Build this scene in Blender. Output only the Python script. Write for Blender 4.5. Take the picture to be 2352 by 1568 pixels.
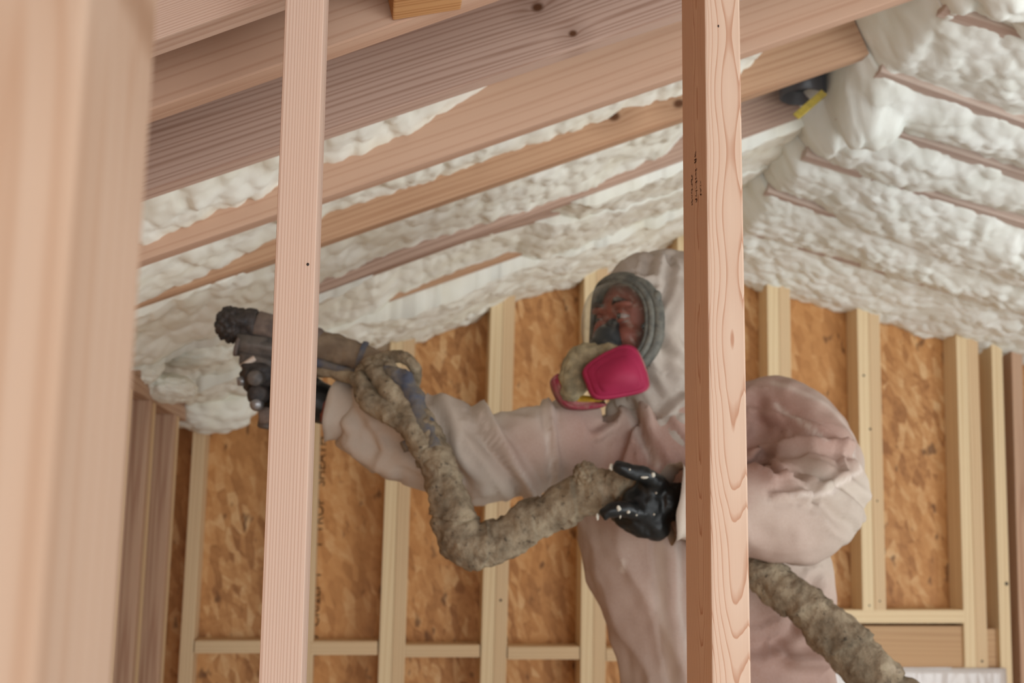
import bpy, bmesh, math, random
import numpy as np
from mathutils import Vector, Matrix, noise
for o in list(bpy.data.objects): bpy.data.objects.remove(o)
SC = bpy.context.scene
COL = SC.collection
random.seed(4)
# ---------------------------------------------------------------- camera
F_PX = 2600.0; CX, CY = 1176.0, 784.0
R = np.array([[0.9926654, -0.03283848, -0.1163488],
              [-0.12016347, -0.16235253, -0.97938879],
              [0.01327212, 0.98618624, -0.16510772]])
CAM = np.array([0, 0, 1.2])
cam = bpy.data.cameras.new('camera'); co_ = bpy.data.objects.new('camera', cam); COL.objects.link(co_)
M4 = Matrix([list(R[0]) + [CAM[0]], list(R[1]) + [CAM[1]], list(R[2]) + [CAM[2]], [0, 0, 0, 1]])
co_.matrix_world = M4
cam.sensor_width = 36; cam.lens = F_PX / 2352 * 36; cam.clip_start = 0.02
cam.dof.use_dof = True; cam.dof.focus_distance = 1.08; cam.dof.aperture_fstop = 8.2
SC.camera = co_
# ---------------------------------------------------------------- world, lights, exposure
W = bpy.data.worlds.new('world'); SC.world = W; W.use_nodes = True
bg = W.node_tree.nodes['Background']; bg.inputs[0].default_value = (0.9, 0.96, 1.0, 1); bg.inputs[1].default_value = 1.0
def area(name, loc, target, sx, sy, power, color):
    l = bpy.data.lights.new(name, 'AREA'); l.shape = 'RECTANGLE'; l.size = sx; l.size_y = sy; l.energy = power; l.color = color
    o = bpy.data.objects.new(name, l); COL.objects.link(o); o.location = loc
    o.rotation_euler = (Vector(target) - Vector(loc)).to_track_quat('-Z', 'Y').to_euler(); return o
area('assumed_rear_fill', (1.2, -2.6, 0.85), (0.7, 3.0, 2.1), 3.4, 1.6, 70, (0.92, 0.97, 1.0))  # assumed source: added lamp behind the camera, no doorway built, lights fronts and undersides
area('right_slope_fill', (3.2, 0.5, 0.6), (1.2, 2.8, 2.1), 1.4, 1.0, 46, (0.92, 0.97, 1.0))  # added fill lamp, no window there; brightens the foam on the right slope
SC.view_settings.view_transform = 'Standard'; SC.view_settings.look = 'None'
SC.view_settings.exposure = -0.10; SC.view_settings.gamma = 1.0; SC.view_settings.use_curve_mapping = False
# ---------------------------------------------------------------- survey helpers
def P(x, y, d):
    """point of the room on the sight line of (x, y) at room distance d"""
    w = R @ np.array([x - CX, -(y - CY), -F_PX]); return Vector(CAM + w * (d / w[1]))
def lin(c):
    c = c / 255.0; return c / 12.92 if c <= .04045 else ((c + .055) / 1.055) ** 2.4
def rgb(r, g, b): return (lin(r), lin(g), lin(b), 1)
def tag(o, label=None, cat=None, group=None, kind=None):
    if label: o['label'] = label
    if cat: o['category'] = cat
    if group: o['group'] = group
    if kind: o['kind'] = kind
    return o
def link(name, me, mat=None, parent=None):
    o = bpy.data.objects.new(name, me); COL.objects.link(o)
    if mat: me.materials.append(mat)
    if parent: o.parent = parent; 
    return o
def empty(name, loc=(0, 0, 0)):
    o = bpy.data.objects.new(name, None); COL.objects.link(o); o.location = loc; o.empty_display_size = .05; return o
def child_of(o, parent):
    o.parent = parent; o.matrix_parent_inverse = Matrix.Translation(-Vector(parent.location)); return o
def from_bm(bm, name, mat, parent=None, smooth=True):
    me = bpy.data.meshes.new(name); bm.to_mesh(me); bm.free()
    if smooth:
        for p in me.polygons: p.use_smooth = True
    o = link(name, me, mat)
    if parent: child_of(o, parent)
    return o
# ---------------------------------------------------------------- node helpers
class NT:
    def __init__(s, name, rough=.7, spec=.3):
        s.m = bpy.data.materials.new(name); s.m.use_nodes = True; s.t = s.m.node_tree; s.n = s.t.nodes
        s.b = s.n['Principled BSDF']; s.b.inputs['Roughness'].default_value = rough
        s.b.inputs['Specular IOR Level'].default_value = spec
        s.tc = s.n.new('ShaderNodeTexCoord')
    def put(s, sock, v):
        if v is None: return
        if hasattr(v, 'is_output') or hasattr(v, 'links'): s.t.links.new(v, sock)
        elif isinstance(v, (tuple, list)): sock.default_value = v
        else: sock.default_value = v
    def math(s, op, a, b=None, c=None, clamp=False):
        n = s.n.new('ShaderNodeMath'); n.operation = op; n.use_clamp = clamp
        s.put(n.inputs[0], a); s.put(n.inputs[1], b); s.put(n.inputs[2], c); return n.outputs[0]
    def mix(s, f, a, b, mode='MIX'):
        n = s.n.new('ShaderNodeMix'); n.data_type = 'RGBA'; n.blend_type = mode
        s.put(n.inputs[0], f); s.put(n.inputs[6], a); s.put(n.inputs[7], b); return n.outputs[2]
    def obj(s): return s.tc.outputs['Object']
    def scale(s, v, sc, rot=(0, 0, 0), loc=(0, 0, 0)):
        n = s.n.new('ShaderNodeMapping'); s.t.links.new(v, n.inputs[0]); n.inputs['Scale'].default_value = sc
        n.inputs['Rotation'].default_value = rot; n.inputs['Location'].default_value = loc; return n.outputs[0]
    def noise(s, v, sc=5, det=3, rough=.5, dist=0):
        n = s.n.new('ShaderNodeTexNoise'); s.t.links.new(v, n.inputs['Vector']); n.inputs['Scale'].default_value = sc
        n.inputs['Detail'].default_value = det; n.inputs['Roughness'].default_value = rough; n.inputs['Distortion'].default_value = dist; return n.outputs[0]
    def vor(s, v, sc=5, feat='F1'):
        n = s.n.new('ShaderNodeTexVoronoi'); n.feature = feat; s.t.links.new(v, n.inputs['Vector']); n.inputs['Scale'].default_value = sc; return n
    def ramp(s, f, stops):
        n = s.n.new('ShaderNodeValToRGB'); s.put(n.inputs[0], f); e = n.color_ramp.elements
        while len(e) < len(stops): e.new(.5)
        for i, (p, c) in enumerate(stops): e[i].position = p; e[i].color = c if len(c) == 4 else (*c, 1)
        return n.outputs[0]
    def sep(s, v):
        n = s.n.new('ShaderNodeSeparateXYZ'); s.t.links.new(v, n.inputs[0]); return n.outputs
    def bump(s, h, st=.3, d=.01):
        n = s.n.new('ShaderNodeBump'); n.inputs['Strength'].default_value = st; n.inputs['Distance'].default_value = d
        s.t.links.new(h, n.inputs['Height']); s.t.links.new(n.outputs[0], s.b.inputs['Normal'])
    def color(s, c): s.put(s.b.inputs['Base Color'], c)
G3 = lambda v: (v, v, v, 1)
def wood(name, base, ring, cx=.0, cy=.3, K=200, A=1.2, zf=1.2, sharp=.65, knots=(), kcol=None, seed=0, fib=.25, gz=None):
    """sawn softwood: growth rings about an axis at (cx, cy) of the board, wandering along its length z"""
    t = NT(name, .75, .2); v = t.obj(); x, y, z = t.sep(v)
    wob = t.noise(t.scale(v, (3, 3, zf), loc=(seed, seed * 2, seed)), 1.0, 2, .45)
    dx = t.math('SUBTRACT', x, cx); dy = t.math('SUBTRACT', y, cy)
    r = t.math('SQRT', t.math('ADD', t.math('MULTIPLY', dx, dx), t.math('MULTIPLY', dy, dy)))
    val = t.math('ADD', t.math('MULTIPLY', r, K), t.math('MULTIPLY', wob, A))
    val = t.math('ADD', val, t.math('MULTIPLY', t.noise(t.scale(v, (55, 55, .35), loc=(seed, 3, seed)), 1, 2, .5), 2.6))
    if gz:
        mr = t.n.new('ShaderNodeMapRange'); t.put(mr.inputs[0], z); mr.inputs[1].default_value = gz[0]; mr.inputs[2].default_value = gz[1]; mr.inputs[3].default_value = gz[2]; mr.inputs[4].default_value = 0
        val = t.math('ADD', val, mr.outputs[0]); val = t.math('ADD', val, t.math('MULTIPLY', t.math('SINE', t.math('MULTIPLY', z, gz[4])), gz[3]))
    kmask = None
    for (kx, kz, kr) in knots:
        ax = t.math('MULTIPLY', t.math('SUBTRACT', x, kx), 1 / kr); az = t.math('MULTIPLY', t.math('SUBTRACT', z, kz), .75 / kr)
        d = t.math('SQRT', t.math('ADD', t.math('MULTIPLY', ax, ax), t.math('MULTIPLY', az, az)))
        val = t.math('ADD', val, t.math('DIVIDE', 1.6, t.math('ADD', d, .8)))
        mk = t.math('SUBTRACT', 1.6, d, clamp=True)
        halo = t.math('MULTIPLY', t.math('SUBTRACT', 1, t.math('DIVIDE', d, 6.0), clamp=True), .3)
        mk = t.math('MAXIMUM', mk, halo)
        kmask = mk if kmask is None else t.math('MAXIMUM', kmask, mk)
    fr = t.math('FRACT', val)
    prof = t.ramp(fr, [(0, G3(0)), (sharp, G3(.18)), (min(.96, sharp + .22), G3(1)), (1, G3(0))])
    fibn = t.noise(t.scale(v, (220, 220, 5)), 1, 2, .6)
    big = t.noise(t.scale(v, (9, 9, 1.1), loc=(seed + 4, 0, 0)), 1, 2, .5)
    c = t.mix(prof, base, ring)
    c = t.mix(t.math('MULTIPLY', fibn, fib), c, tuple(q * .72 for q in base[:3]) + (1,))
    c = t.mix(t.math('MULTIPLY', big, .45), c, tuple(a * b for a, b in zip(base[:3], (1.08, .86, .72))) + (1,))
    if kmask is not None: c = t.mix(kmask, c, kcol or rgb(92, 58, 36))
    t.color(c); t.bump(t.math('ADD', fibn, t.math('MULTIPLY', prof, .4)), .12, .001)
    return t.m
def osb_mat():
    t = NT('oriented_strand_board', .6, .35); v = t.obj(); c = None
    cols = [rgb(150, 92, 44), rgb(186, 126, 66), rgb(205, 150, 92), rgb(170, 104, 50)]
    warp = t.noise(v, 6, 2)
    tot = None
    for i, (ang, st) in enumerate([(.25, 3.8), (1.15, 3.2), (-.75, 3.5), (1.8, 2.8)]):
        m = t.scale(t.scale(v, (1, 1, 1), rot=(0, ang, 0), loc=(i * 3.1, i, i * 1.7)), (17, 17, 17 * st))
        vo = t.vor(m, 1.0); rnd = t.sep(vo.outputs['Color'])[0]
        tot = rnd if tot is None else t.mix(.5 if i % 2 else .45, tot, rnd)
        m2 = t.noise(t.scale(t.scale(v, (1, 1, 1), rot=(0, ang, 0)), (14, 14, 160)), 1, 2)
        tot = t.mix(.16, tot, m2)
    c = t.ramp(tot, [(.25, rgb(154, 104, 60)), (.45, rgb(186, 132, 80)), (.6, rgb(202, 150, 96)), (.8, rgb(222, 182, 132))])
    pat = t.noise(v, 2.2, 3)
    c = t.mix(t.ramp(pat, [(.4, G3(0)), (.62, G3(.45))]), c, rgb(204, 144, 82))
    dk = t.noise(t.scale(v, (30, 30, 14), loc=(5, 5, 5)), 1, 2)
    c = t.mix(t.ramp(dk, [(.66, G3(0)), (.74, G3(.7))]), c, rgb(88, 54, 30))
    t.color(c); t.bump(tot, .25, .002); return t.m
def foam_mat(name, col, deep):
    t = NT(name, .85, .15); v = t.obj()
    n = t.noise(v, 9, 2, .5); n2 = t.noise(v, 90, 3, .6)
    c = t.mix(t.ramp(n, [(.35, G3(0)), (.7, G3(1))]), col, deep)
    c = t.mix(t.math('MULTIPLY', n2, .25), c, rgb(232, 230, 218))
    t.color(c); t.bump(n2, .25, .003); return t.m
def plain(name, col, rough=.5, spec=.5, metal=0, var=None, sc=30, bump=0):
    t = NT(name, rough, spec); t.b.inputs['Metallic'].default_value = metal
    if var:
        n = t.noise(t.obj(), sc, 4, .6); t.color(t.mix(t.ramp(n, [(.38, G3(0)), (.62, G3(1))]), col, var))
        if bump: t.bump(n, bump, .004)
    else: t.color(col)
    return t.m
# ---------------------------------------------------------------- boards
def board(name, a, b, w, d, mat, ref=(0, -1, 0), bevel=.0022, label=None, cat='stud', group=None, parent=None, kind=None):
    """sawn board from a to b (centre line); w across ref x axis, d along ref. Local z runs along the board."""
    a = Vector(a); b = Vector(b); ax = (b - a); L = ax.length; zc = ax.normalized()
    yv = Vector(ref); yv = (yv - zc * yv.dot(zc)).normalized(); xv = yv.cross(zc).normalized()
    bm = bmesh.new(); bmesh.ops.create_cube(bm, size=1)
    for vv in bm.verts: vv.co = Vector((vv.co.x * w, vv.co.y * d, (vv.co.z + .5) * L))
    if bevel: bmesh.ops.bevel(bm, geom=bm.edges[:], offset=bevel, segments=2, affect='EDGES', profile=.6)
    me = bpy.data.meshes.new(name); bm.to_mesh(me); bm.free()
    o = link(name, me, mat)
    m = Matrix((xv, yv, zc)).transposed().to_4x4(); m.translation = a
    if parent:
        o.parent = parent; o.matrix_local = Matrix.Translation(-parent.location) @ m if parent.type == 'EMPTY' else parent.matrix_world.inverted() @ m
    else: o.matrix_world = m
    tag(o, label, cat if label else None, group, kind)
    return o
# woods
PINK = rgb(210, 184, 166); PINKR = rgb(167, 127, 107)
w_studB = wood('studwood_fine', rgb(220, 197, 180), rgb(189, 155, 137), cx=.5, cy=.06, K=360, A=.9, zf=.5, sharp=.45, seed=1)
w_studC = wood('studwood_flame', rgb(221, 197, 176), rgb(177, 126, 99), cx=-.0085, cy=.012, K=430, A=1.8, zf=1.5, sharp=.74, seed=7.3, fib=.12, gz=(.98, 1.30, 6.5, .30, 50))
w_studA = wood('studwood_post', rgb(202, 176, 154), rgb(184, 150, 124), cx=.02, cy=.03, K=70, A=3, zf=1.2, sharp=.5, knots=[(-.04, .53, .012), (-.01, 1.33, .01)], kcol=rgb(149, 110, 81), seed=3)
w_raft0 = wood('rafterwood_banded', rgb(196, 170, 155), rgb(142, 110, 93), cx=-.55, cy=.02, K=125, A=2.4, zf=.8, sharp=.5, knots=[(-.014, .985, .007), (-.07, 1.02, .005)], seed=2)
w_raft1 = wood('rafterwood_plain', rgb(201, 170, 148), rgb(180, 145, 123), cx=-.3, cy=.1, K=60, A=2.5, zf=.9, sharp=.5, knots=[(.03, 1.42, .004)], seed=5, fib=.15)
w_raft2 = wood('rafterwood_knotty', rgb(193, 159, 130), rgb(167, 129, 101), cx=-.25, cy=.08, K=75, A=3, zf=.9, sharp=.5, knots=[(-.042, 1.235, .009), (-.060, 1.375, .009)], seed=8, fib=.15)
w_raft3 = wood('rafterwood_grey', rgb(191, 165, 149), rgb(144, 116, 103), cx=-.2, cy=.05, K=90, A=4, zf=1.4, sharp=.55, seed=11)
w_raftR = wood('rafterwood_dusted', rgb(203, 186, 174), rgb(187, 162, 149), cx=-.3, cy=.1, K=60, A=2.5, zf=.9, sharp=.5, seed=17, fib=.2)
w_far = wood('framing_pale', rgb(235, 216, 178), rgb(218, 192, 149), cx=.3, cy=.3, K=110, A=1.5, zf=.8, sharp=.5, seed=6, fib=.15)
w_far2 = wood('framing_tan', rgb(224, 200, 162), rgb(201, 168, 129), cx=.25, cy=.2, K=120, A=1.8, zf=.9, sharp=.5, seed=9, fib=.2)
w_left = wood('framing_rosy', rgb(202, 171, 145), rgb(167, 129, 107), cx=.1, cy=.4, K=90, A=4, zf=1.2, sharp=.5, seed=12)
w_head = wood('framing_header', rgb(199, 166, 128), rgb(182, 148, 112), cx=.4, cy=.2, K=60, A=2, zf=.6, sharp=.5, seed=15, fib=.15)
m_osb = osb_mat()
m_foamL = foam_mat('spray_foam_cream', rgb(246, 245, 234), rgb(238, 234, 216))
m_foamR = foam_mat('spray_foam_white', rgb(249, 252, 246), rgb(240, 243, 234))
m_hole = plain('nail_dark', rgb(40, 28, 22), .6)

# ---------------------------------------------------------------- partition studs near the camera
YP = 1.06
def pstud(name, pb, pt, w, mat, label, ext=(.0, .0)):
    a = P(pb[0], pb[1], YP); b = P(pt[0], pt[1], YP); dv = (b - a).normalized()
    a = a - dv * ((a.z - .04) / dv.z); b = b + dv * ((1.90 - b.z) / dv.z)
    off = Vector((0, .0445, 0))
    return board(name, a + off, b + off, w, .089, mat, label=label, cat='stud')
sB = pstud('wall_stud', (643, 1568), (700, 0), .0375, w_studB, 'pale straight-grained wooden stud standing in front of the outstretched arm and spray gun')
sC = pstud('wall_stud', (1681, 1568), (1659, 0), .0375, w_studC, 'wooden stud with flame-shaped orange grain and a shadowed left side, covering the shoulder')
# post right beside the camera
a = P(175, 784, .303); 
sA = board('wall_stud', (a.x - .019 - .0012, .303 + .0445, .04), (a.x - .019 - .0050, .303 + .0445, 1.9), .038, .089, w_studA, label='broad out-of-focus wooden post filling the left edge of the view', cat='stud')
board('floor_plate', (-.7, YP + .0445, .02), (1.9, YP + .0445, .02), .038, .089, w_far2, ref=(0, -1, 0), label='wooden floor plate under the two near studs', cat='floor plate')
# knots and nail specks as tiny parts
def speck(parent, x, y, d, r, ry=1.0, name='nail_hole', mat=None, nrm=(0, -1, 0)):
    bm = bmesh.new(); bmesh.ops.create_uvsphere(bm, u_segments=12, v_segments=8, radius=1)
    n = Vector(nrm); p = P(x, y, d)
    for v in bm.verts:
        c = v.co.copy(); v.co = Vector((c.x * r, c.y * .0006, c.z * r * ry)) if abs(n.y) > .5 else Vector((c.x * .0006, c.y * r, c.z * r * ry))
    me = bpy.data.meshes.new(name); bm.to_mesh(me); bm.free()
    o = link(name, me, mat or m_hole); o.parent = parent; o.matrix_local = parent.matrix_world.inverted() @ Matrix.Translation(p); return o
bpy.context.view_layer.update()
speck(sB, 707, 607, YP, .0013, 1.2)
speck(sC, 1650, 60, YP, .0008, 2)
# grade stamp on the shaded side of the right stud
m_ink = plain('stamp_ink', rgb(70, 48, 44), .8, .1)
def text_mesh(body, size, mat, name, mw, parent, extrude=.0002):
    cu = bpy.data.curves.new(name, 'FONT'); cu.body = body; cu.size = size; cu.extrude = extrude; cu.align_x = 'CENTER'; cu.align_y = 'CENTER'
    tmp = bpy.data.objects.new('tmp', cu); COL.objects.link(tmp); bpy.context.view_layer.update()
    me = bpy.data.meshes.new_from_object(tmp.evaluated_get(bpy.context.evaluated_depsgraph_get())); bpy.data.objects.remove(tmp)
    me.materials.clear(); me.name = name
    o = link(name, me, mat); o.parent = parent; o.matrix_local = parent.matrix_world.inverted() @ mw; return o
def side_text(body, size, px, py, d, xside):
    c = P(px, py, d); c.x = xside
    rot = Matrix(((0, 0, -1), (0, -1, 0), (-1, 0, 0)))  # text x -> down, text y -> towards camera
    rot = Matrix(((0, 0, -1), (0, 1, 0), (1, 0, 0))).to_4x4()
    rot.translation = c; return text_mesh(body, size, m_ink, 'grade_stamp', rot, sC)
q0_, q1_ = P(1681, 1568, YP), P(1659, 0, YP); zc_ = P(1600, 430, 1.10).z
xs = q0_.x + (q1_.x - q0_.x) * (zc_ - q0_.z) / (q1_.z - q0_.z) - .01875 - .0005
m_ink2 = plain('faded_stamp_ink', rgb(104, 74, 60), .9, .05, var=rgb(78, 54, 46), sc=200)
bm = bmesh.new(); rs = random.Random(12)   # faded, illegible grade stamp: three short rows of worn strokes
for row, (y_, za, zb, hh) in enumerate([(1.112, 402, 470, .006), (1.096, 386, 462, .0075), (1.080, 412, 446, .005), (1.098, 350, 372, .008)]):
    z0_, z1_ = P(1600, zb, y_).z, P(1600, za, y_).z; z_ = z0_
    while z_ < z1_:
        for k in range(rs.choice((1, 2, 2))):
            hy = hh * rs.uniform(.35, 1); hz = rs.uniform(.0007, .0016); cy_ = y_ + rs.uniform(-.5, .5) * (hh - hy); tl = rs.uniform(-.5, .5) * .003
            if rs.random() < .4: hy, hz, tl = .0008, rs.uniform(.002, .0035), 0
            q_ = [bm.verts.new((xs, cy_ + sy_ * hy / 2, z_ + sz_ * hz / 2 + tl * sy_)) for sy_, sz_ in ((-1, -1), (-1, 1), (1, 1), (1, -1))]; bm.faces.new(q_)
        z_ += rs.uniform(.0022, .0042)
me = bpy.data.meshes.new('grade_stamp'); bm.to_mesh(me); bm.free(); o = link('grade_stamp', me, m_ink2)
o.parent = sC; o.matrix_parent_inverse = sC.matrix_world.inverted(); o['label'] = 'faded grade stamp'

# ---------------------------------------------------------------- rafters, left slope
RD = .184; RT = .038
def line_fit(pts, Y):
    q = [P(x, y, Y) for x, y in pts]; X = [p.x for p in q]; Z = [p.z for p in q]
    b, a = np.polyfit(X, Z, 1); return a, b
LRAF = [  # (far bottom edge pixels, Y, material, ridge end X)
    ([(345, 135), (640, 30)], 1.205, w_studB, 'bright streaky pink rafter crossing the top left corner above the others'),
    ([(345, 280), (640, 185), (860, 103), (1120, 10)], 1.345, w_raft1, 'rosy rafter just below the top left corner, with the cut block above it'),
    ([(330, 460), (800, 308), (1180, 180), (1567, 45)], 1.615, w_raft0, 'strongly banded grained rafter with a dark knot, above the topmost strip of foam'),
    ([(320, 605), (800, 455), (1200, 322), (1567, 188), (2040, 12)], 1.915, w_raft1, 'wide smooth pink rafter between the first and second strips of foam on the left slope'),
    ([(320, 700), (800, 555), (1200, 425), (1567, 288), (1890, 157)], 2.215, w_raft2, 'tan rafter with two round knots near the right stud, left slope'),
    ([(800, 655), (1200, 510), (1567, 372), (1760, 305)], 2.53, w_raft3, 'grey-brown rafter with dark grain below the knotty one, left slope'),
    ([(890, 602), (1260, 512), (1567, 415)], 2.83, w_raft3, 'thin partly buried grey rafter deep in the foam, left slope'),
    ([(885, 692), (1185, 602)], 3.13, w_raft2, 'short brown exposed strip of rafter nearest the far gable wall, left slope'),
]
LL = []
for pts, Y, mat, lab in LRAF:
    a_, b_ = line_fit(pts, Y)
    if len(pts) < 3: b_ = .40 if Y > 2 else b_
    if len(pts) < 3 and Y > 2: a_ = np.mean([P(x, y, Y).z - b_ * P(x, y, Y).x for x, y in pts])
    LL.append((Y, a_, b_))
print('LEFT', [(round(y, 3), round(a, 3), round(b, 3)) for y, a, b in LL])
XRIDGE = 1.02; XEAVE = -.66
for (Y, a_, b_), (pts, _, mat, lab) in zip(LL, LRAF):
    n = Vector((-b_, 0, 1)).normalized()
    p0 = Vector((XEAVE, Y - RT / 2, a_ + b_ * XEAVE)) + n * RD / 2; p1 = Vector((XRIDGE, Y - RT / 2, a_ + b_ * XRIDGE)) + n * RD / 2
    board('roof_rafter', p0, p1, RD, RT, mat, ref=(0, -1, 0), label=lab, cat='rafter')
RRAF = [
    ([(2060, 10), (2352, 104)], 1.93, 'first whitened rafter at the top right, beneath the puffiest foam'),
    ([(1905, 160), (2352, 288)], 2.21, 'mist-covered rafter second from the top on the right slope'),
    ([(2080, 330), (2352, 418)], 2.42, 'rosy rafter strip right of the big white foam lump, right slope'),
    ([(1810, 362), (2100, 445), (2352, 530)], 2.64, 'rafter edged by a long thin dark line, right slope'),
    ([(1740, 445), (2000, 535)], 2.92, 'short wedge of bare rafter beside the right stud, right slope'),
    ([(1720, 540), (2100, 652)], 3.2, 'nearly buried last rafter in front of the gable wall, right slope'),
]
RL = []
XR2 = 2.75
for pts, Y, lab in RRAF:
    b_ = -.30; a_ = float(np.mean([P(x, y, Y).z - b_ * P(x, y, Y).x for x, y in pts]))
    if len(pts) and Y < 3.3:
        a2, b2 = line_fit(pts, Y); 
        if -.36 < b2 < -.24: a_, b_ = a2, b2
    RL.append((Y, a_, b_))
    n = Vector((-b_, 0, 1)).normalized()
    x0 = 1.04
    p0 = Vector((x0, Y - RT / 2, a_ + b_ * x0)) + n * RD / 2; p1 = Vector((XR2, Y - RT / 2, a_ + b_ * XR2)) + n * RD / 2
    board('roof_rafter', p0, p1, RD, RT, w_raftR, ref=(0, -1, 0), label=lab, cat='rafter')
print('RIGHT', [(round(y, 3), round(a, 3), round(b, 3), round(a + b, 3)) for y, a, b in RL])
# cut block above the rosy rafter
p = P(948, 20, 1.27); 
q0 = P(870, 60, 1.30); q1 = P(1028, 30, 1.30)
board('blocking', (q0.x, 1.256, q0.z + .078), (q1.x, 1.256, q0.z + .098), .14, .096, wood('block_wood', rgb(206, 160, 110), rgb(160, 106, 62), cx=-.2, cy=.1, K=160, A=3, sharp=.5, seed=21), ref=(0, -1, 0), label='short cut block of framing wedged between two rafters at the top edge', cat='block')
# ---------------------------------------------------------------- shell
YW = 3.55; YS = YW - .089
def slab(name, verts, faces, mat):
    me = bpy.data.meshes.new(name); me.from_pydata([tuple(v) for v in verts], [], faces); o = link(name, me, mat); o['kind'] = 'structure'; return o
def box_v(x0, x1, y0, y1, z0, z1): return [(x0, y0, z0), (x1, y0, z0), (x1, y1, z0), (x0, y1, z0), (x0, y0, z1), (x1, y0, z1), (x1, y1, z1), (x0, y1, z1)]
BF = [(0, 3, 2, 1), (4, 5, 6, 7), (0, 1, 5, 4), (1, 2, 6, 5), (2, 3, 7, 6), (3, 0, 4, 7)]
XL = -.655
def zl(X): return LL[4][1] + LL[4][2] * X
def zr(X): return RL[3][1] + RL[3][2] * X
deck = plain('roof_sheathing', rgb(150, 112, 92), .8, .2, var=rgb(128, 92, 74), sc=6)
e = .215
slab('ceiling', [(XL - .3, -.3, zl(XL - .3) + e), (XRIDGE + .02, -.3, zl(XRIDGE) + e), (XRIDGE + .02, YW + .03, zl(XRIDGE) + e), (XL - .3, YW + .03, zl(XL - .3) + e),
                 (XL - .3, -.3, zl(XL - .3) + e + .02), (XRIDGE + .02, -.3, zl(XRIDGE) + e + .02), (XRIDGE + .02, YW + .03, zl(XRIDGE) + e + .02), (XL - .3, YW + .03, zl(XL - .3) + e + .02)], BF, deck)
er = zl(XRIDGE) + e - zr(XRIDGE)
slab('ceiling', [(XRIDGE + .02, -.3, zr(XRIDGE) + er), (XR2 + .3, -.3, zr(XR2 + .3) + er), (XR2 + .3, YW + .03, zr(XR2 + .3) + er), (XRIDGE + .02, YW + .03, zr(XRIDGE) + er),
                 (XRIDGE + .02, -.3, zr(XRIDGE) + er + .02), (XR2 + .3, -.3, zr(XR2 + .3) + er + .02), (XR2 + .3, YW + .03, zr(XR2 + .3) + er + .02), (XRIDGE + .02, YW + .03, zr(XRIDGE) + er + .02)], BF, deck)
fl = plain('white_bounce_floor', rgb(236, 236, 234), .5, .4, var=rgb(222, 222, 220), sc=8)  # unseen floor made white to bounce light up onto the foam
slab('floor', box_v(XL - .3, XR2 + .3, -3.2, YW + .03, -.02, 0), BF, fl)
# far gable wall sheathing (opening for the window at lower right)
zt = lambda X: (zl(X) if X < XRIDGE else zr(X)) + .2
wx0, wx1, wz1, wz0 = 1.05, P(2215, 1500, YW).x, P(2100, 1533, YW).z, .1
gable = [(XL, YW, 0), (wx0, YW, 0), (wx0, YW, wz1), (wx1, YW, wz1), (wx1, YW, 0), (XR2, YW, 0), (XR2, YW, zt(XR2)), (XRIDGE, YW, zt(XRIDGE)), (XL, YW, zt(XL))]
gv = gable + [(x, y + .012, z) for x, y, z in gable]; n_ = len(gable)
wf = slab('wall_far', gv, [tuple(range(n_)), tuple(range(2 * n_ - 1, n_ - 1, -1))] + [(i, i + n_, (i + 1) % n_ + n_, (i + 1) % n_) for i in range(n_)], m_osb)
slab('wall_left', box_v(XL - .014, XL - .002, -3.2, YW, 0, zt(XL)), BF, m_osb)
slab('wall_right', box_v(XR2 + .002, XR2 + .014, 1.9, YW, 0, zt(XR2)), BF, m_osb)
# stencilled text on the sheathing
pt = P(721, 1250, YW); rot = Matrix(((0, 1, 0), (0, 0, -1), (-1, 0, 0)))
rot = Matrix(((0, -1, 0), (0, 0, -1), (1, 0, 0))).to_4x4(); rot.translation = Vector((pt.x + .012, YW - .0008, pt.z))
bpy.context.view_layer.update()
text_mesh('080  CR/2EI  1      1  TROP   SHEATH', .042, plain('stencil_ink', rgb(66, 48, 34), .9, .1), 'stencil_lettering', rot, wf)

# ---------------------------------------------------------------- far wall studs
def fstud(xl, yl, xl2, yl2, plies, label, z0=.04, z1=None, mat=w_far, group=None):
    a = P(xl, yl, YS); b = P(xl2, yl2, YS); sl = (b.x - a.x) / (b.z - a.z)
    res = []
    for k in range(plies):
        X = lambda z: a.x + sl * (z - a.z) + .019 + k * .0385
        top = z1 if z1 else zt(X(1.8)) - .06
        lab = label if plies == 1 else label + (', left ply' if k == 0 else ', right ply')
        o = board('wall_stud', (X(z0), YS + .0445, z0), (X(top), YS + .0445, top), .038, .0885, mat if k == 0 else (w_far2 if mat is w_far else mat), label=lab, cat='stud'); res.append(o)
    return res
fstud(408, 1568, 443, 985, 1, 'single tan corner stud of the far wall, under the dripping foam lump', mat=w_far2)
fstud(655, 1568, 671, 1100, 2, 'doubled far-wall stud mostly hidden behind the near straight-grained stud')
fstud(868, 1568, 885, 1100, 2, 'doubled far-wall stud directly below the coiled hose loop')
S3 = fstud(1103, 1568, 1127, 720, 2, 'doubled far-wall stud passing behind the outstretched sleeve')
fstud(1333, 1568, 1342, 650, 2, 'doubled far-wall stud beside the visor, reappearing under the hose hand')
fstud(1552, 1568, 1556, 650, 2, 'doubled far-wall stud hidden behind the hooded head')
fstud(1772, 1568, 1762, 620, 2, 'pale doubled far-wall stud just above the rounded shoulder', z0=P(1772, 1402, YS).z)
S7 = fstud(1982, 1400, 1968, 670, 2, 'pale doubled cripple stud standing on the plate right of the elbow', z0=P(2000, 1402, YS).z)
S8 = fstud(2218, 1568, 2195, 740, 2, 'doubled far-wall stud at the right end of the window header')
S9 = fstud(2300, 1568, 2276, 760, 1, 'single slender far-wall stud closest to the right edge')
fstud(2345, 1568, 2322, 760, 1, 'brown far-wall stud cut by the right edge of the view', mat=w_left)
bpy.context.view_layer.update()
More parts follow.
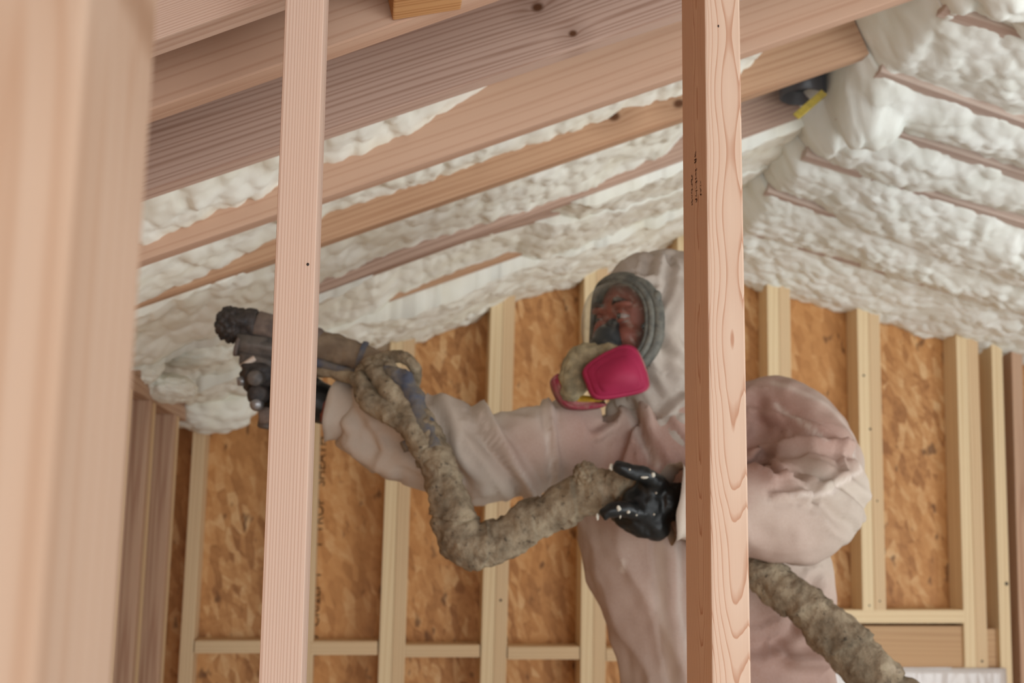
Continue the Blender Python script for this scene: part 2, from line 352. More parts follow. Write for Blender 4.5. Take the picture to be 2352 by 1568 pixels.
for o_, x_, y_, r_ in [(S7[0], 1984, 862, .004), (S7[1], 1999, 985, .004), (S7[1], 2015, 1150, .003), (S7[0], 1997, 1390, .003), (S7[1], 2021, 1380, .003), (S8[1], 2256, 1518, .004), (S3[1], 1150, 1378, .004), (S9[0], 2312, 1340, .006)]:
    speck(o_, x_, y_, YS, r_)
def hboard(x0, x1, ytop, ybot, label, mat=w_far2, name='blocking', cat='block', yy=YS, dep=.0885, ym=None):
    a = P(x0, (ytop + ybot) / 2, yy); b = P(x1, (ytop + ybot) / 2, yy); h = P(x0, ytop, yy).z - P(x0, ybot, yy).z
    zc = (a.z + b.z) / 2
    return board(name, (a.x, yy + dep / 2, a.z), (b.x, yy + dep / 2, b.z if ym is None else a.z), h, dep, mat, ref=(0, -1, 0), label=label, cat=cat)
hboard(446, 650, 1470, 1500, 'horizontal block between the corner stud and the near stud, with a knot')
hboard(712, 867, 1472, 1504, 'horizontal block left of the stud below the hose loop')
hboard(930, 1102, 1480, 1509, 'horizontal block right of the stud below the hose loop')
hboard(1166, 1331, 1484, 1514, 'horizontal block between the sleeve stud and the coverall')
hboard(1392, 1550, 1488, 1518, 'horizontal block mostly hidden behind the coverall')
hboard(1640, 2216, 1400, 1431, 'long pale horizontal plate lying on top of the window header', mat=w_far, name='header_plate', cat='plate')
hboard(1640, 2218, 1436, 1534, 'deep tan wooden header over the window opening', mat=w_head, name='window_header', cat='header', yy=YS + .012, dep=.076)
hboard(2262, 2302, 1443, 1568, 'short block in the gap between the two right-hand studs', mat=w_head, yy=YS + .02, dep=.06)
# window and plastic sheet below the header
t = NT('plastic_film', .25, .5); n = t.noise(t.scale(t.obj(), (10, 10, 3)), 1, 3)
t.color(rgb(222, 212, 204)); t.b.inputs['Alpha'].default_value = .8; t.b.inputs['Transmission Weight'].default_value = 0; t.bump(n, .8, .02); m_film = t.m
bm = bmesh.new(); nx, nz = 60, 40; a = P(1640, 1534, YS - .006); b = P(2310, 1534, YS - .006)
g = [[bm.verts.new((a.x + (b.x - a.x) * i / nx, YS - .008 - .006 * noise.noise(Vector((i * .25, j * .06, 0))), a.z - .75 * j / nz)) for j in range(nz + 1)] for i in range(nx + 1)]
for i in range(nx):
    for j in range(nz): bm.faces.new((g[i][j], g[i + 1][j], g[i + 1][j + 1], g[i][j + 1]))
o = from_bm(bm, 'plastic_sheet', m_film); sm = o.modifiers.new('s', 'SOLIDIFY'); sm.thickness = .0006
tag(o, 'crinkled translucent plastic sheet hung over the window opening at the lower right', 'plastic sheet')
# ---------------------------------------------------------------- left wall framing
XI = P(442, 1000, YS).x
for (y0, lab) in [(2.26, 'left-wall stud nearest the blurred post'), (2.52, 'left-wall stud second from the blurred post'), (2.80, 'left-wall stud in the middle of the side wall, with knots'), (3.145, 'left-wall stud closest to the far corner')]:
    for k in range(2):
        yy = y0 + .019 + .0385 * k
        board('wall_stud', ((XI + XL) / 2, yy, .04), ((XI + XL) / 2, yy, 1.50), XI - XL, .038, w_left if k == 0 else w_far2, ref=(0, -1, 0), label=lab + (', front ply' if k == 0 else ', rear ply'), cat='stud')
zp = 1.50
board('top_plate', ((XI + XL) / 2, 1.2, zp + .019), ((XI + XL) / 2, YW - .01, zp + .019), XI - XL, .038, w_left, ref=(0, 0, 1), label='lower top plate of the left wall under the foam', cat='plate')
board('top_plate', ((XI + XL) / 2, 1.2, zp + .058), ((XI + XL) / 2, YW - .01, zp + .058), XI - XL, .038, w_left, ref=(0, 0, 1), label='upper top plate of the left wall, touched by the foam', cat='plate')

# ---------------------------------------------------------------- spray foam
def interp_line(LN, X, Y):
    ys = [l[0] - RT / 2 for l in LN]
    if Y <= ys[0]: i, f = 0, 0
    elif Y >= ys[-1]: i, f = len(LN) - 2, 1
    else:
        i = max(k for k in range(len(ys) - 1) if ys[k] <= Y); f = (Y - ys[i]) / (ys[i + 1] - ys[i])
    z0 = LN[i][1] + LN[i][2] * X; z1 = LN[i + 1][1] + LN[i + 1][2] * X
    return z0 * (1 - f) + z1 * f
def vorl(p):
    d, _ = noise.voronoi(p); return d
def lumps(X, Y, sx, sy, seed):
    w = noise.noise(Vector((X * 5, Y * 5, seed))) * .5
    d = vorl(Vector((X / sx + w, Y / sy + w * .7, seed)))
    a = 1 - min(1.0, d[0] * 1.15) ** 2
    d2 = vorl(Vector((X / sx * 2.3 + w, Y / sy * 2.1, seed + 9)))
    b = 1 - min(1, d2[0]) ** 2
    w2 = noise.noise(Vector((X / sx * .45, Y / sy * .45, seed + 20))); return (a * .66 + b * .36) * (.75 + .6 * w2) + .12 + .14 * noise.noise(Vector((X / sx * 1.3, Y / sy * .5, seed)))
def foam(name, LN, x0, x1, y0, y1, table, lump, top, mat, label, step=.007, blobs=(), sx=.034, sy=.075, cup=0, dist=None, xend=None):
    px, dv = (None, None) if callable(table) else ([t[0] for t in table], [t[1] for t in table])
    nx = int((x1 - x0) / step); ny = max(6, int((y1 - y0) / step)); bm = bmesh.new(); G = []
    for i in range(nx + 1):
        X = x0 + (x1 - x0) * i / nx; row = []
        for j in range(ny + 1):
            Y = y0 + (y1 - y0) * j / ny; f = j / ny
            D = float(np.interp(X, px, dv)) if not callable(table) else table(X, Y)
            L = lumps(X, Y, sx, sy, 3.7)
            big = noise.noise(Vector((X * 3.1, Y * 4.7, 8.1))) * .012
            D2 = D + big + lump * (L - .45) + cup * (4 * f * (1 - f) - .5)
            for (bx, by, br, bh) in blobs:
                q = math.hypot((X - bx), (Y - by)) / br
                if q < 1: D2 += bh * math.sqrt(1 - q * q)
            zt_ = top(X); zz = 1.582 if (X < XI + .006 and x0 < 0) else -9; z = interp_line(LN, X, Y) - D2; z = min(max(z, zz), zt_ - .004)
            jx = noise.noise(Vector((X * 22, Y * 22, 1.5))) * .006; jy = noise.noise(Vector((X * 22, Y * 22, 7.5))) * .006
            if j in (0, ny): jy = 0
            row.append(bm.verts.new((X + jx, Y + jy, z)))
        G.append(row)
    for i in range(nx):
        for j in range(ny): bm.faces.new((G[i][j], G[i][j + 1], G[i + 1][j + 1], G[i + 1][j]))
    T = [[bm.verts.new((x0 + (x1 - x0) * i / nx, y, top(x0 + (x1 - x0) * i / nx))) for i in range(nx + 1)] for y in (y0, y1)]
    for i in range(nx):
        bm.faces.new((G[i][0], G[i + 1][0], T[0][i + 1], T[0][i])); bm.faces.new((G[i + 1][ny], G[i][ny], T[1][i], T[1][i + 1]))
        bm.faces.new((T[0][i], T[0][i + 1], T[1][i + 1], T[1][i]))
    bm.faces.new([G[0][j] for j in range(ny, -1, -1)] + [T[0][0], T[1][0]])
    bm.faces.new([G[nx][j] for j in range(ny + 1)] + [T[1][nx], T[0][nx]])
    bmesh.ops.recalc_face_normals(bm, faces=bm.faces[:])
    return tag(from_bm(bm, name, mat), label, 'spray foam')
topL = lambda X: zl(X) + e - .001
topR = lambda X: zr(X) + er - .001
def tb(Y, pairs): return [((x - 857) / 2600 * Y, d) for x, d in pairs]
cl = lambda k, LN: LN[k][0] - RT / 2
bays = [
    (2, 3, tb(1.8, [(200, -.03), (320, -.04), (800, -.06), (1050, -.09), (1180, -.125), (1260, -.19), (2400, -.20)]), 1.30, .026, 'topmost ragged strip of cream foam, under the banded rafter on the left slope'),
    (3, 4, tb(2.1, [(200, -.01), (320, -.01), (600, -.035), (800, -.055), (1200, -.06), (1567, -.06), (1720, -.06), (1800, -.075), (1865, -.15), (2400, -.19)]), 2.2, .024, 'long ragged strip of cream foam between the smooth rafter and the knotty rafter'),
    (4, 5, tb(2.4, [(200, .02), (320, .01), (600, -.005), (700, -.02), (800, -.03), (1200, -.02), (1567, -.03), (1640, -.08), (1720, -.17), (2400, -.19)]), 2.2, .024, 'bumpy strip of cream foam between the knotty rafter and the grey-brown rafter'),
    (5, 6, tb(2.7, [(200, .02), (700, .022), (860, .0), (960, -.02), (1250, -.02), (1340, .02), (2400, .022)]), 9, .022, 'bumpy strip of foam below the grey-brown rafter, meeting smooth foam at the right'),
    (6, 7, tb(3.0, [(200, .03), (840, .02), (900, -.012), (1180, -.012), (1240, .025), (2400, .03)]), 9, .022, 'patchy strip of foam around the short bare rafter strip'),
]
for i, j, tab, xe, lp, lab in bays:
    foam('spray_foam', LL, XL + .01, min(XRIDGE - .002, xe), cl(i, LL), cl(j, LL), tab, lp, topL, m_foamL, lab, step=.006)
cx_, cz_ = P(470, 940, 3.35), 0
foam('spray_foam', LL + [(YW + RT / 2, LL[-1][1] - .02, LL[-1][2])], XL + .01, XRIDGE - .002, cl(7, LL), YW - .001,
     lambda X, Y: .045 + .01 * math.sin(X * 11), .03, topL, m_foamL, 'thick pale foam lining the far gable end on the left slope', step=.006, sx=.05, sy=.05)
REDGE = [[(1900, -.014), (2352, -.012)], [(1900, -.014), (2352, -.016)], [(1900, .012), (2050, .012), (2110, -.03), (2352, -.022)],
         [(1760, -.035), (1850, -.026), (1910, -.008), (2150, -.008), (2220, -.028), (2352, -.034)], [(1690, -.008), (1780, -.034), (1900, -.028), (2010, .004), (2352, .012)], [(1700, -.004), (2352, .0)], [(1700, .032), (2352, .036)]]
def rtab(k, y0, y1):
    xs_ = [(p - 857) / 2600 * y1 for p, d in REDGE[k]]; ds_ = [d for p, d in REDGE[k]]
    mid = [.02, .016, .03, .03, .026, .02, .006][k]
    def f(X, Y):
        q = min(1, max(0, (XRIDGE + .05 - X) / .17)); q = q * q * (3 - 2 * q); t_ = (Y - y0) / (y1 - y0)
        return (1 - t_) * -.006 + t_ * float(np.interp(X, xs_, ds_)) + mid * 4 * t_ * (1 - t_) - .22 * q
    return f
RLn = [(1.62, RL[0][1], RL[0][2])] + RL + [(YW + RT / 2, RL[-1][1] - .01, RL[-1][2])]
rb = [(.005, .032, .03, 'puffiest white foam in the top right corner'),
      (-.008, .024, .022, 'hazy white foam between the first two rafters at the right'),
      (.004, .024, .02, 'foam with the biggest white lump beside the round ceiling can'),
      (.012, .02, .016, 'white foam between the rosy strip and the long thin dark line'),
      (.004, .02, .016, 'white foam under the long thin dark line, right slope'),
      (.012, .016, .012, 'smooth white foam band above the last rafter, right slope'),
      (.035, .016, .006, 'white foam edge meeting the studs of the gable wall, right slope')]
bl = {0: [(1.22, 1.83, .07, .04), (1.34, 1.84, .06, .035), (1.12, 1.80, .05, .03)],
      2: [(P(2010, 280, 2.3).x, 2.33, .075, .05), (P(1935, 215, 2.3).x, 2.34, .06, .035)], 3: [(P(1860, 300, 2.5).x, 2.5, .07, .03)]}
for k in range(7):
    base, lp, cup, lab = rb[k]
    y0 = RLn[k][0] - RT / 2; y1 = RLn[k + 1][0] - RT / 2
    if k == 6: y1 = YW - .001
    xs0 = XRIDGE - .11
    foam('spray_foam', RLn, xs0 + (.10 if k == 2 else .0), XR2, y0, y1, rtab(k, y0, y1), max(lp, .024), topR, m_foamR, lab, step=.0065, blobs=bl.get(k, ()), sx=.042, sy=.05)
# ridge foam lumps where the slopes meet
def lump_obj(name, c, rx, ry, rz, amp, mat, label, cat='foam lump', seed=0, parent=None):
    bm = bmesh.new(); bmesh.ops.create_icosphere(bm, subdivisions=5, radius=1)
    for v in bm.verts:
        n = v.co.normalized(); d = vorl(n * 2.6 + Vector((seed, seed, 0)))
        r = 1 + amp * ((1 - min(1, d[0]) ** 2) - .5) * 2 + .06 * noise.noise(n * 6 + Vector((seed, 0, 0)))
        v.co = Vector((n.x * rx * r, n.y * ry * r, n.z * rz * r)) + Vector(c)
    o = from_bm(bm, name, mat); 
    return tag(o, label, cat) if label else o
# fresh fat foam at the far left corner
FL = [((327, 835), 2.72, .046, .06, .046, 'round fresh foam lump by the blurred post', 1), ((480, 925), 3.4, .135, .10, .085, 'fat dripping foam lump hanging over the corner stud', 2),
      ((560, 850), 3.3, .13, .10, .07, 'swollen fresh foam behind the muzzle of the spray gun', 3), ((420, 795), 3.0, .13, .1, .055, 'long swollen foam ridge above the round lump', 4),
      ((390, 892), 2.86, .062, .10, .034, 'flattened foam lump between the round lump and the dripping lump', 6)]
for (px, py), d, rx, ry, rz, lab, sd in FL:
    lump_obj('foam_lump', P(px, py, d), rx, ry, rz, .10, m_foamL, lab, seed=sd)
# ---------------------------------------------------------------- recessed can with yellow tag
m_can = plain('dark_can', rgb(58, 54, 56), .35, .5)
c = P(1843, 222, 2.42); root = empty('ceiling_can', c); tag(root, 'dark round ceiling can with a yellow tag hanging across it, near the ridge', 'ceiling can')
def lathe(prof, seg=32, axis=Vector((0, 0, 1)), c=Vector()):
    bm = bmesh.new(); rings = []
    q = Vector((0, 0, 1)).rotation_difference(axis)
    for r, z in prof: rings.append([bm.verts.new(Vector(c) + q @ Vector((r * math.cos(2 * math.pi * k / seg), r * math.sin(2 * math.pi * k / seg), z))) for k in range(seg)])
    for a, b in zip(rings, rings[1:]):
        for k in range(seg): bm.faces.new((a[k], a[(k + 1) % seg], b[(k + 1) % seg], b[k]))
    if prof[0][0] > 1e-4: bm.faces.new(rings[0][::-1])
    if prof[-1][0] > 1e-4: bm.faces.new(rings[-1])
    bmesh.ops.recalc_face_normals(bm, faces=bm.faces[:]); return bm
from_bm(lathe([(.047, .09), (.047, .0), (.05, -.002), (.053, .0), (.053, .095)], c=c), 'can_ring', m_can, root)
from_bm(lathe([(.046, .03), (.02, .034), (.0001, .035)], c=c), 'can_inside', plain('can_inside', rgb(30, 28, 30), .4), root)
a = P(1893, 212, 2.36); b = P(1828, 268, 2.34)
m_yel = plain('yellow_tag', rgb(206, 180, 70), .6, .3, var=rgb(170, 150, 60), sc=60)
o = board('yellow_tag', a, b, .018, .004, m_yel, ref=(0, -1, .3), bevel=.0015, parent=root); o['label'] = 'yellow speckled tag'

# ================================================================ the person
def catmull(pts, n=8):
    pts = [np.array(p, float) for p in pts]; Q = [2 * pts[0] - pts[1]] + pts + [2 * pts[-1] - pts[-2]]; out = []
    for i in range(1, len(Q) - 2):
        for k in range(n):
            t = k / n; p0, p1, p2, p3 = Q[i - 1:i + 3]
            out.append(.5 * (2 * p1 + (p2 - p0) * t + (2 * p0 - 5 * p1 + 4 * p2 - p3) * t * t + (3 * p1 - p0 - 3 * p2 + p3) * t ** 3))
    out.append(pts[-1]); return out
def tube(bm, pts, seg=20, n=6, flat=1.0, fd=(0, 1, 0), rough=0, seed=0, caps=True, rfun=None):
    """pts: (x, y, z, r). flat squeezes the section along fd."""
    q = catmull(pts, n); C_ = [Vector(p[:3]) for p in q]; r_ = [max(.0005, p[3]) for p in q]
    fdv = Vector(fd); rings = []; L = 0
    prev = None
    for i, c in enumerate(C_):
        t = (C_[min(i + 1, len(C_) - 1)] - C_[max(i - 1, 0)]).normalized()
        if prev is None:
            u = fdv - t * fdv.dot(t)
            if u.length < .05: u = Vector((1, 0, 0)) - t * t.x
        else: u = prev - t * prev.dot(t)
        u.normalize(); prev = u; w = t.cross(u)
        if i: L += (c - C_[i - 1]).length
        ring = []
        for k in range(seg):
            a = 2 * math.pi * k / seg; rr = r_[i]
            if rfun: rr *= rfun(L, a)
            d = u * math.cos(a) * flat + w * math.sin(a); p = c + d * rr
            if rough: p += d * rough * noise.noise(p * 40 + Vector((seed, 0, 0))) + d * rough * .5 * noise.noise(p * 110 + Vector((0, seed, 0)))
            ring.append(bm.verts.new(p))
        rings.append(ring)
    for a, b in zip(rings, rings[1:]):
        for k in range(seg): bm.faces.new((a[k], a[(k + 1) % seg], b[(k + 1) % seg], b[k]))
    if caps: bm.faces.new(rings[0][::-1]); bm.faces.new(rings[-1])
    return rings
def ball(bm, c, rx, ry=None, rz=None, rot=None):
    ry = ry or rx; rz = rz or rx
    m = Matrix.Translation(Vector(c)) @ (rot.to_4x4() if rot else Matrix()) @ Matrix.Diagonal((rx, ry, rz, 1))
    bmesh.ops.create_icosphere(bm, subdivisions=3, radius=1, matrix=m)
def loft(bm, secs, seg=32, n=5):
    """secs: (cx, cy, cz, a, b) horizontal ellipses"""
    q = catmull(secs, n); rings = []
    for s in q: rings.append([bm.verts.new((s[0] + s[3] * math.cos(2 * math.pi * k / seg), s[1] + s[4] * math.sin(2 * math.pi * k / seg), s[2])) for k in range(seg)])
    for a, b in zip(rings, rings[1:]):
        for k in range(seg): bm.faces.new((a[k], a[(k + 1) % seg], b[(k + 1) % seg], b[k]))
    bm.faces.new(rings[0][::-1]); bm.faces.new(rings[-1])
def fuse(bm, name, voxel, smooth=4, mat=None, parent=None):
    """melt the overlapping volumes into one skin"""
    bmesh.ops.recalc_face_normals(bm, faces=bm.faces[:])
    me = bpy.data.meshes.new('t'); bm.to_mesh(me); bm.free(); o = bpy.data.objects.new('t', me); COL.objects.link(o)
    r = o.modifiers.new('r', 'REMESH'); r.mode = 'VOXEL'; r.voxel_size = voxel; r.use_smooth_shade = True
    s = o.modifiers.new('s', 'SMOOTH'); s.iterations = smooth; s.factor = .5
    bpy.context.view_layer.update(); m2 = bpy.data.meshes.new_from_object(o.evaluated_get(bpy.context.evaluated_depsgraph_get()))
    bpy.data.objects.remove(o); m2.name = name
    for p in m2.polygons: p.use_smooth = True
    o = link(name, m2, mat)
    if parent: child_of(o, parent)
    return o
def deform(me, fn):
    n = [v.normal.copy() for v in me.vertices]
    for v, no in zip(me.vertices, n): v.co = v.co + no * fn(v.co, no)
    me.update()
def PX(x, y, d, r): p = P(x, y, d); return (p.x, p.y, p.z, r)
pc = P(1640, 1560, 2.12)
person = empty('person', (pc.x, pc.y, 0)); tag(person, 'person in white hooded coverall and full-face respirator reaching out with a foam spray gun', 'person')
# ---- materials
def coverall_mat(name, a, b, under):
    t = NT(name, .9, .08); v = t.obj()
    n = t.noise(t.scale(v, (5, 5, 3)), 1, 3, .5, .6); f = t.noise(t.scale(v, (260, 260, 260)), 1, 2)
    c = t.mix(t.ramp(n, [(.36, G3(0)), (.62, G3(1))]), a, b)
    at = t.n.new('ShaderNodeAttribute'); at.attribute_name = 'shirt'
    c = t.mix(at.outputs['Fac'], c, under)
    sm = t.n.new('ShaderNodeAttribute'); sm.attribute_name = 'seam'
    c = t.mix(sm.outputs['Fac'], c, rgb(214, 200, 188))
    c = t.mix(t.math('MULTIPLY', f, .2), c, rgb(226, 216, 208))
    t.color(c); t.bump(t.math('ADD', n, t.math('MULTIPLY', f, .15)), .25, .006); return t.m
m_cov = coverall_mat('coverall_fabric', rgb(196, 182, 166), rgb(180, 164, 149), rgb(166, 122, 108))
m_skin = plain('skin', rgb(140, 80, 64), .55, .3, var=rgb(122, 66, 54), sc=25)
m_black = plain('black_nitrile', rgb(26, 27, 26), .42, .4, var=rgb(15, 16, 15), sc=18, bump=.3)
m_spat = plain('foam_spatter', rgb(206, 200, 184), .8)
def nest(o, part):
    """make o a sub-part of a part whose mesh is already in room coordinates"""
    bpy.context.view_layer.update(); o.parent = part; o.matrix_parent_inverse = part.matrix_world.inverted(); return o
# ---- coverall: torso, both sleeves, legs in one skin
k_ = 1 / 1238.0
bm = bmesh.new()
TS = [(1525, 925, 100, .095), (1530, 962, 165, .115), (1545, 1000, 235, .115), (1560, 1060, 268, .13), (1586, 1150, 292, .14), (1620, 1280, 300, .15), (1655, 1430, 270, .15), (1668, 1568, 256, .145), (1675, 1750, 262, .15), (1675, 1860, 215, .13)]
secs = []
for x, y, hw, b in TS: p = P(x, y, 2.14); secs.append((p.x, p.y, p.z, hw * k_, b))
loft(bm, secs)
AR = [PX(1360, 1015, 2.13, .090), PX(1240, 1032, 2.09, .084), PX(1150, 1048, 2.08, .080), PX(1060, 1040, 2.08, .084), PX(980, 1015, 2.10, .088), PX(900, 988, 2.12, .083), PX(850, 966, 2.13, .075), PX(820, 955, 2.14, .066), PX(798, 948, 2.14, .061)]
tube(bm, AR, seg=28, flat=.95)
AL = [PX(1700, 985, 2.16, .085), PX(1775, 965, 2.13, .085), PX(1835, 1010, 2.08, .088), PX(1868, 1080, 2.01, .090), PX(1862, 1160, 1.95, .092), PX(1800, 1180, 1.91, .086), PX(1700, 1170, 1.88, .070), PX(1620, 1157, 1.87, .060), PX(1556, 1152, 1.865, .060)]
tube(bm, AL, seg=28)
hp = P(1675, 1820, 2.14)
for s in (-1, 1): tube(bm, [(hp.x + s * .10, hp.y, hp.z + .02, .135), (hp.x + s * .12, hp.y - .03, hp.z - .25, .12), (hp.x + s * .13, hp.y - .02, .30, .095), (hp.x + s * .14, hp.y, .09, .085)], seg=24)
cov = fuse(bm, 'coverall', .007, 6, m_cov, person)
def seg_d(p, a, b):
    ab = (b[0] - a[0], b[1] - a[1]); t = max(0, min(1, ((p[0] - a[0]) * ab[0] + (p[1] - a[1]) * ab[1]) / (ab[0] ** 2 + ab[1] ** 2 + 1e-12)))
    dx, dy = p[0] - a[0] - ab[0] * t, p[1] - a[1] - ab[1] * t; s = math.copysign(1, ab[0] * dy - ab[1] * dx)
    return math.hypot(dx, dy), s, t
def folds(lines, Y):
    out = []
    for pts, amp, wd in lines:
        q = [P(x, y, Y) for x, y in pts]; out.append(([(p.x, p.z) for p in q], amp, wd))
    return out
FOLD = folds([
    ([(1105, 950), (1130, 1010), (1180, 1080), (1225, 1140)], .012, .010), ([(1255, 928), (1252, 990), (1262, 1060), (1276, 1120)], .007, .006),
    ([(1440, 935), (1400, 985), (1360, 1010)], .009, .008), ([(1450, 935), (1420, 1010), (1405, 1060)], -.008, .006), ([(1468, 935), (1480, 1000), (1510, 1065)], .010, .009),
    ([(1440, 935), (1460, 1020), (1470, 1070)], -.009, .007), ([(1500, 960), (1530, 1010), (1570, 1060)], -.007, .008), ([(1510, 1250), (1520, 1400), (1550, 1568)], .007, .012), ([(1548, 1245), (1560, 1400), (1590, 1568)], -.005, .008),
    ([(1840, 1340), (1790, 1440), (1700, 1480), (1640, 1470)], -.010, .012), ([(1930, 1480), (1860, 1510), (1780, 1500)], .012, .016), ([(1900, 1430), (1840, 1480), (1760, 1480)], -.010, .010)], 2.1) 
FOLDA = folds([
    ([(1725, 1060), (1770, 1030), (1850, 1010), (1960, 1028)], .009, .007), ([(1735, 1075), (1755, 1080), (1740, 1085)], -.014, .009), ([(1745, 1080), (1830, 1075), (1900, 1110), (1985, 1160)], -.008, .009),
    ([(1725, 1145), (1820, 1140), (1880, 1105), (1925, 1090), (1930, 1030)], .006, .005), ([(1730, 1030), (1800, 970), (1795, 900)], -.008, .010), ([(1790, 925), (1860, 960), (1950, 1020)], .007, .008),
    ([(1830, 1140), (1880, 1190), (1930, 1210)], -.006, .010), ([(1755, 1085), (1770, 1120), (1800, 1145)], .008, .008), ([(1800, 1080), (1820, 1120), (1830, 1140)], -.006, .007)], 1.93)
FOLDS = folds([([(985, 920), (1010, 980), (1020, 1060), (1060, 1130)], -.010, .012), ([(870, 1000), (960, 1040), (1080, 1120)], -.006, .012), ([(1080, 1000), (1130, 1060), (1190, 1130)], -.008, .010),
    ([(790, 890), (820, 960), (860, 1040)], -.006, .010), ([(760, 900), (775, 870)], .01, .008), ([(740, 1000), (800, 1020), (900, 1080)], .005, .01)], 2.1)
def foldfn(sets):
    def f(c, n):
        d = .012 * noise.noise(c * 7) + .007 * (abs(noise.noise(Vector((c.x * 13 + c.z * 6, c.y * 12, c.z * 9)))) * -2 + .5) + .003 * noise.noise(c * 34)
        if n.y < .25:
            for L in sets:
                for pts, amp, wd in L:
                    best = (9, 1, 0)
                    for a, b in zip(pts, pts[1:]):
                        q = seg_d((c.x, c.z), a, b)
                        if q[0] < best[0]: best = q
                    if best[0] < wd * 3:
                        x = best[0] / wd * (1 if best[1] > 0 else .6); d += 1.7 * amp * (math.exp(-x * x) - .35 * math.exp(-((x - 1.6) ** 2)))
        return d
    return f
deform(cov.data, foldfn([FOLD, FOLDA, FOLDS]))
def attr(o, name, fn):
    a = o.data.attributes.new(name, 'FLOAT', 'POINT')
    a.data.foreach_set('value', [float(fn(v.co)) for v in o.data.vertices])
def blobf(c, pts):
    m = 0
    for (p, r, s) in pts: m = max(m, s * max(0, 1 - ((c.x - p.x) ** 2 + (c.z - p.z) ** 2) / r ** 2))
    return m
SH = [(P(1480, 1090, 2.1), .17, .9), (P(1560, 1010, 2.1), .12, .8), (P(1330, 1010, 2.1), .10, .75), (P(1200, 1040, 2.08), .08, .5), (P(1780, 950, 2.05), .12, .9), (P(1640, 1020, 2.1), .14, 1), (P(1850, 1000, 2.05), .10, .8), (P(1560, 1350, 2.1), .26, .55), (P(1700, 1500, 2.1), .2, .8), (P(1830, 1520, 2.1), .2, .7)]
SEAMS = folds([([(1104, 945), (1120, 1000), (1175, 1075), (1228, 1140)], 1, .004), ([(1256, 925), (1252, 990), (1262, 1060), (1276, 1130)], 1, .0035), ([(1512, 1250), (1522, 1400), (1552, 1568)], .8, .010), ([(1548, 1250), (1560, 1400), (1592, 1568)], .6, .006),
               ([(1725, 1145), (1820, 1140), (1880, 1105), (1925, 1090), (1930, 1030)], 1, .0035), ([(1790, 925), (1830, 990), (1850, 1015)], .7, .004), ([(1465, 940), (1478, 1000), (1505, 1070)], .7, .008), ([(1437, 1288), (1437, 1312)], 1, .003), ([(1800, 870), (1900, 930), (1965, 1025)], .5, .006)], 2.02)
def seamf(c):
    m = 0
    for pts, s, w in SEAMS:
        for a, b in zip(pts, pts[1:]):
            d = seg_d((c.x, c.z), a, b)[0]
            if d < w * 2.5: m = max(m, s * math.exp(-(d / w) ** 2))
    return m
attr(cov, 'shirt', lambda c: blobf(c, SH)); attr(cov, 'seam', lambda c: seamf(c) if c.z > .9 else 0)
# cuffs: open flared bands
def cuff(c, ax, r, ln, seed, name='cuff'):
    bm = bmesh.new(); ax = Vector(ax).normalized(); u = Vector((0, 1, 0)) - ax * ax.y; u.normalize(); w = ax.cross(u); seg = 48; rings = []
    for k, (t_, rr, sg) in enumerate([(-.5, .86, 0), (0, .95, 0), (.35, .97, .3), (.7, 1.02, .7), (1, 1.12, 1), (.99, 1.09, 1), (.6, .97, .7), (0, .88, 0)]):
        ring = []
        for i in range(seg):
            a = 2 * math.pi * i / seg; f = 1 + sg * (.09 * math.sin(a * 3 + seed) + .05 * math.sin(a * 7 + seed * 2)); 
            ring.append(bm.verts.new(Vector(c) + ax * ln * t_ * (1 + .25 * sg * math.sin(a * 2 + seed)) + (u * math.cos(a) + w * math.sin(a)) * r * rr * f))
        rings.append(ring)
    for a, b in zip(rings, rings[1:]):
        for k in range(seg): bm.faces.new((a[k], a[(k + 1) % seg], b[(k + 1) % seg], b[k]))
    return from_bm(bm, name, m_cov, person)
cuff(P(806, 948, 2.14), (P(700, 912, 2.15) - P(806, 948, 2.14)), .060, .034, 1.0)
cuff(P(1578, 1153, 1.866), (P(1500, 1150, 1.86) - P(1578, 1153, 1.866)), .061, .032, 2.2)
# ---- body: head with face, neck, trunk, arms in one skin
F = Vector((-.83, -.555, .05)).normalized(); Wd = Vector((.555, -.83, 0)).normalized(); U = F.cross(Wd) * -1
if U.z < 0: U = -U
hc = P(1410, 752, 2.05) - F * .086 + U * .008
Fh = Vector((-.905, -.42, .04)).normalized(); Wh = Vector((.42, -.905, 0)).normalized()
def HL(f, w, u): return hc + Fh * f + Wh * w + U * u
rotH = Matrix((Fh, Wh, U)).transposed()
bm = bmesh.new()
ball(bm, HL(.005, 0, .030), .088, .070, .096, rotH); ball(bm, HL(.035, 0, -.03), .060, .056, .080, rotH); ball(bm, HL(.055, 0, -.085), .028, .030, .025, rotH)
ball(bm, HL(.103, 0, -.015), .018, .013, .024, rotH); ball(bm, HL(.108, 0, -.028), .013, .016, .010, rotH)
for s in (-1, 1):
    ball(bm, HL(.070, s * .038, -.025), .024, .02, .022, rotH); ball(bm, HL(.082, s * .034, .033), .016, .026, .009, rotH); ball(bm, HL(-.005, s * .069, -.005), .016, .008, .028, rotH)
ball(bm, HL(.090, 0, -.058), .010, .024, .007, rotH); ball(bm, HL(.088, 0, -.070), .010, .020, .007, rotH)
tube(bm, [(*HL(-.02, 0, -.05), .050), (*HL(-.03, 0, -.12), .046), PX(1545, 960, 2.15, .055)], seg=20)
secs = []
for x, y, hw, b in TS: p = P(x, y, 2.14); secs.append((p.x, p.y, p.z, hw * k_ * (.82 if y > 1100 else .66), b * (.75 if y > 1100 else .58)))
loft(bm, secs)
tube(bm, [(*a[:3], a[3] * .62) for a in AR[:-1]] + [PX(742, 932, 2.14, .030)], seg=20); tube(bm, [(*a[:3], a[3] * .6) for a in AL[:-1]] + [PX(1550, 1152, 1.865, .032)], seg=20)
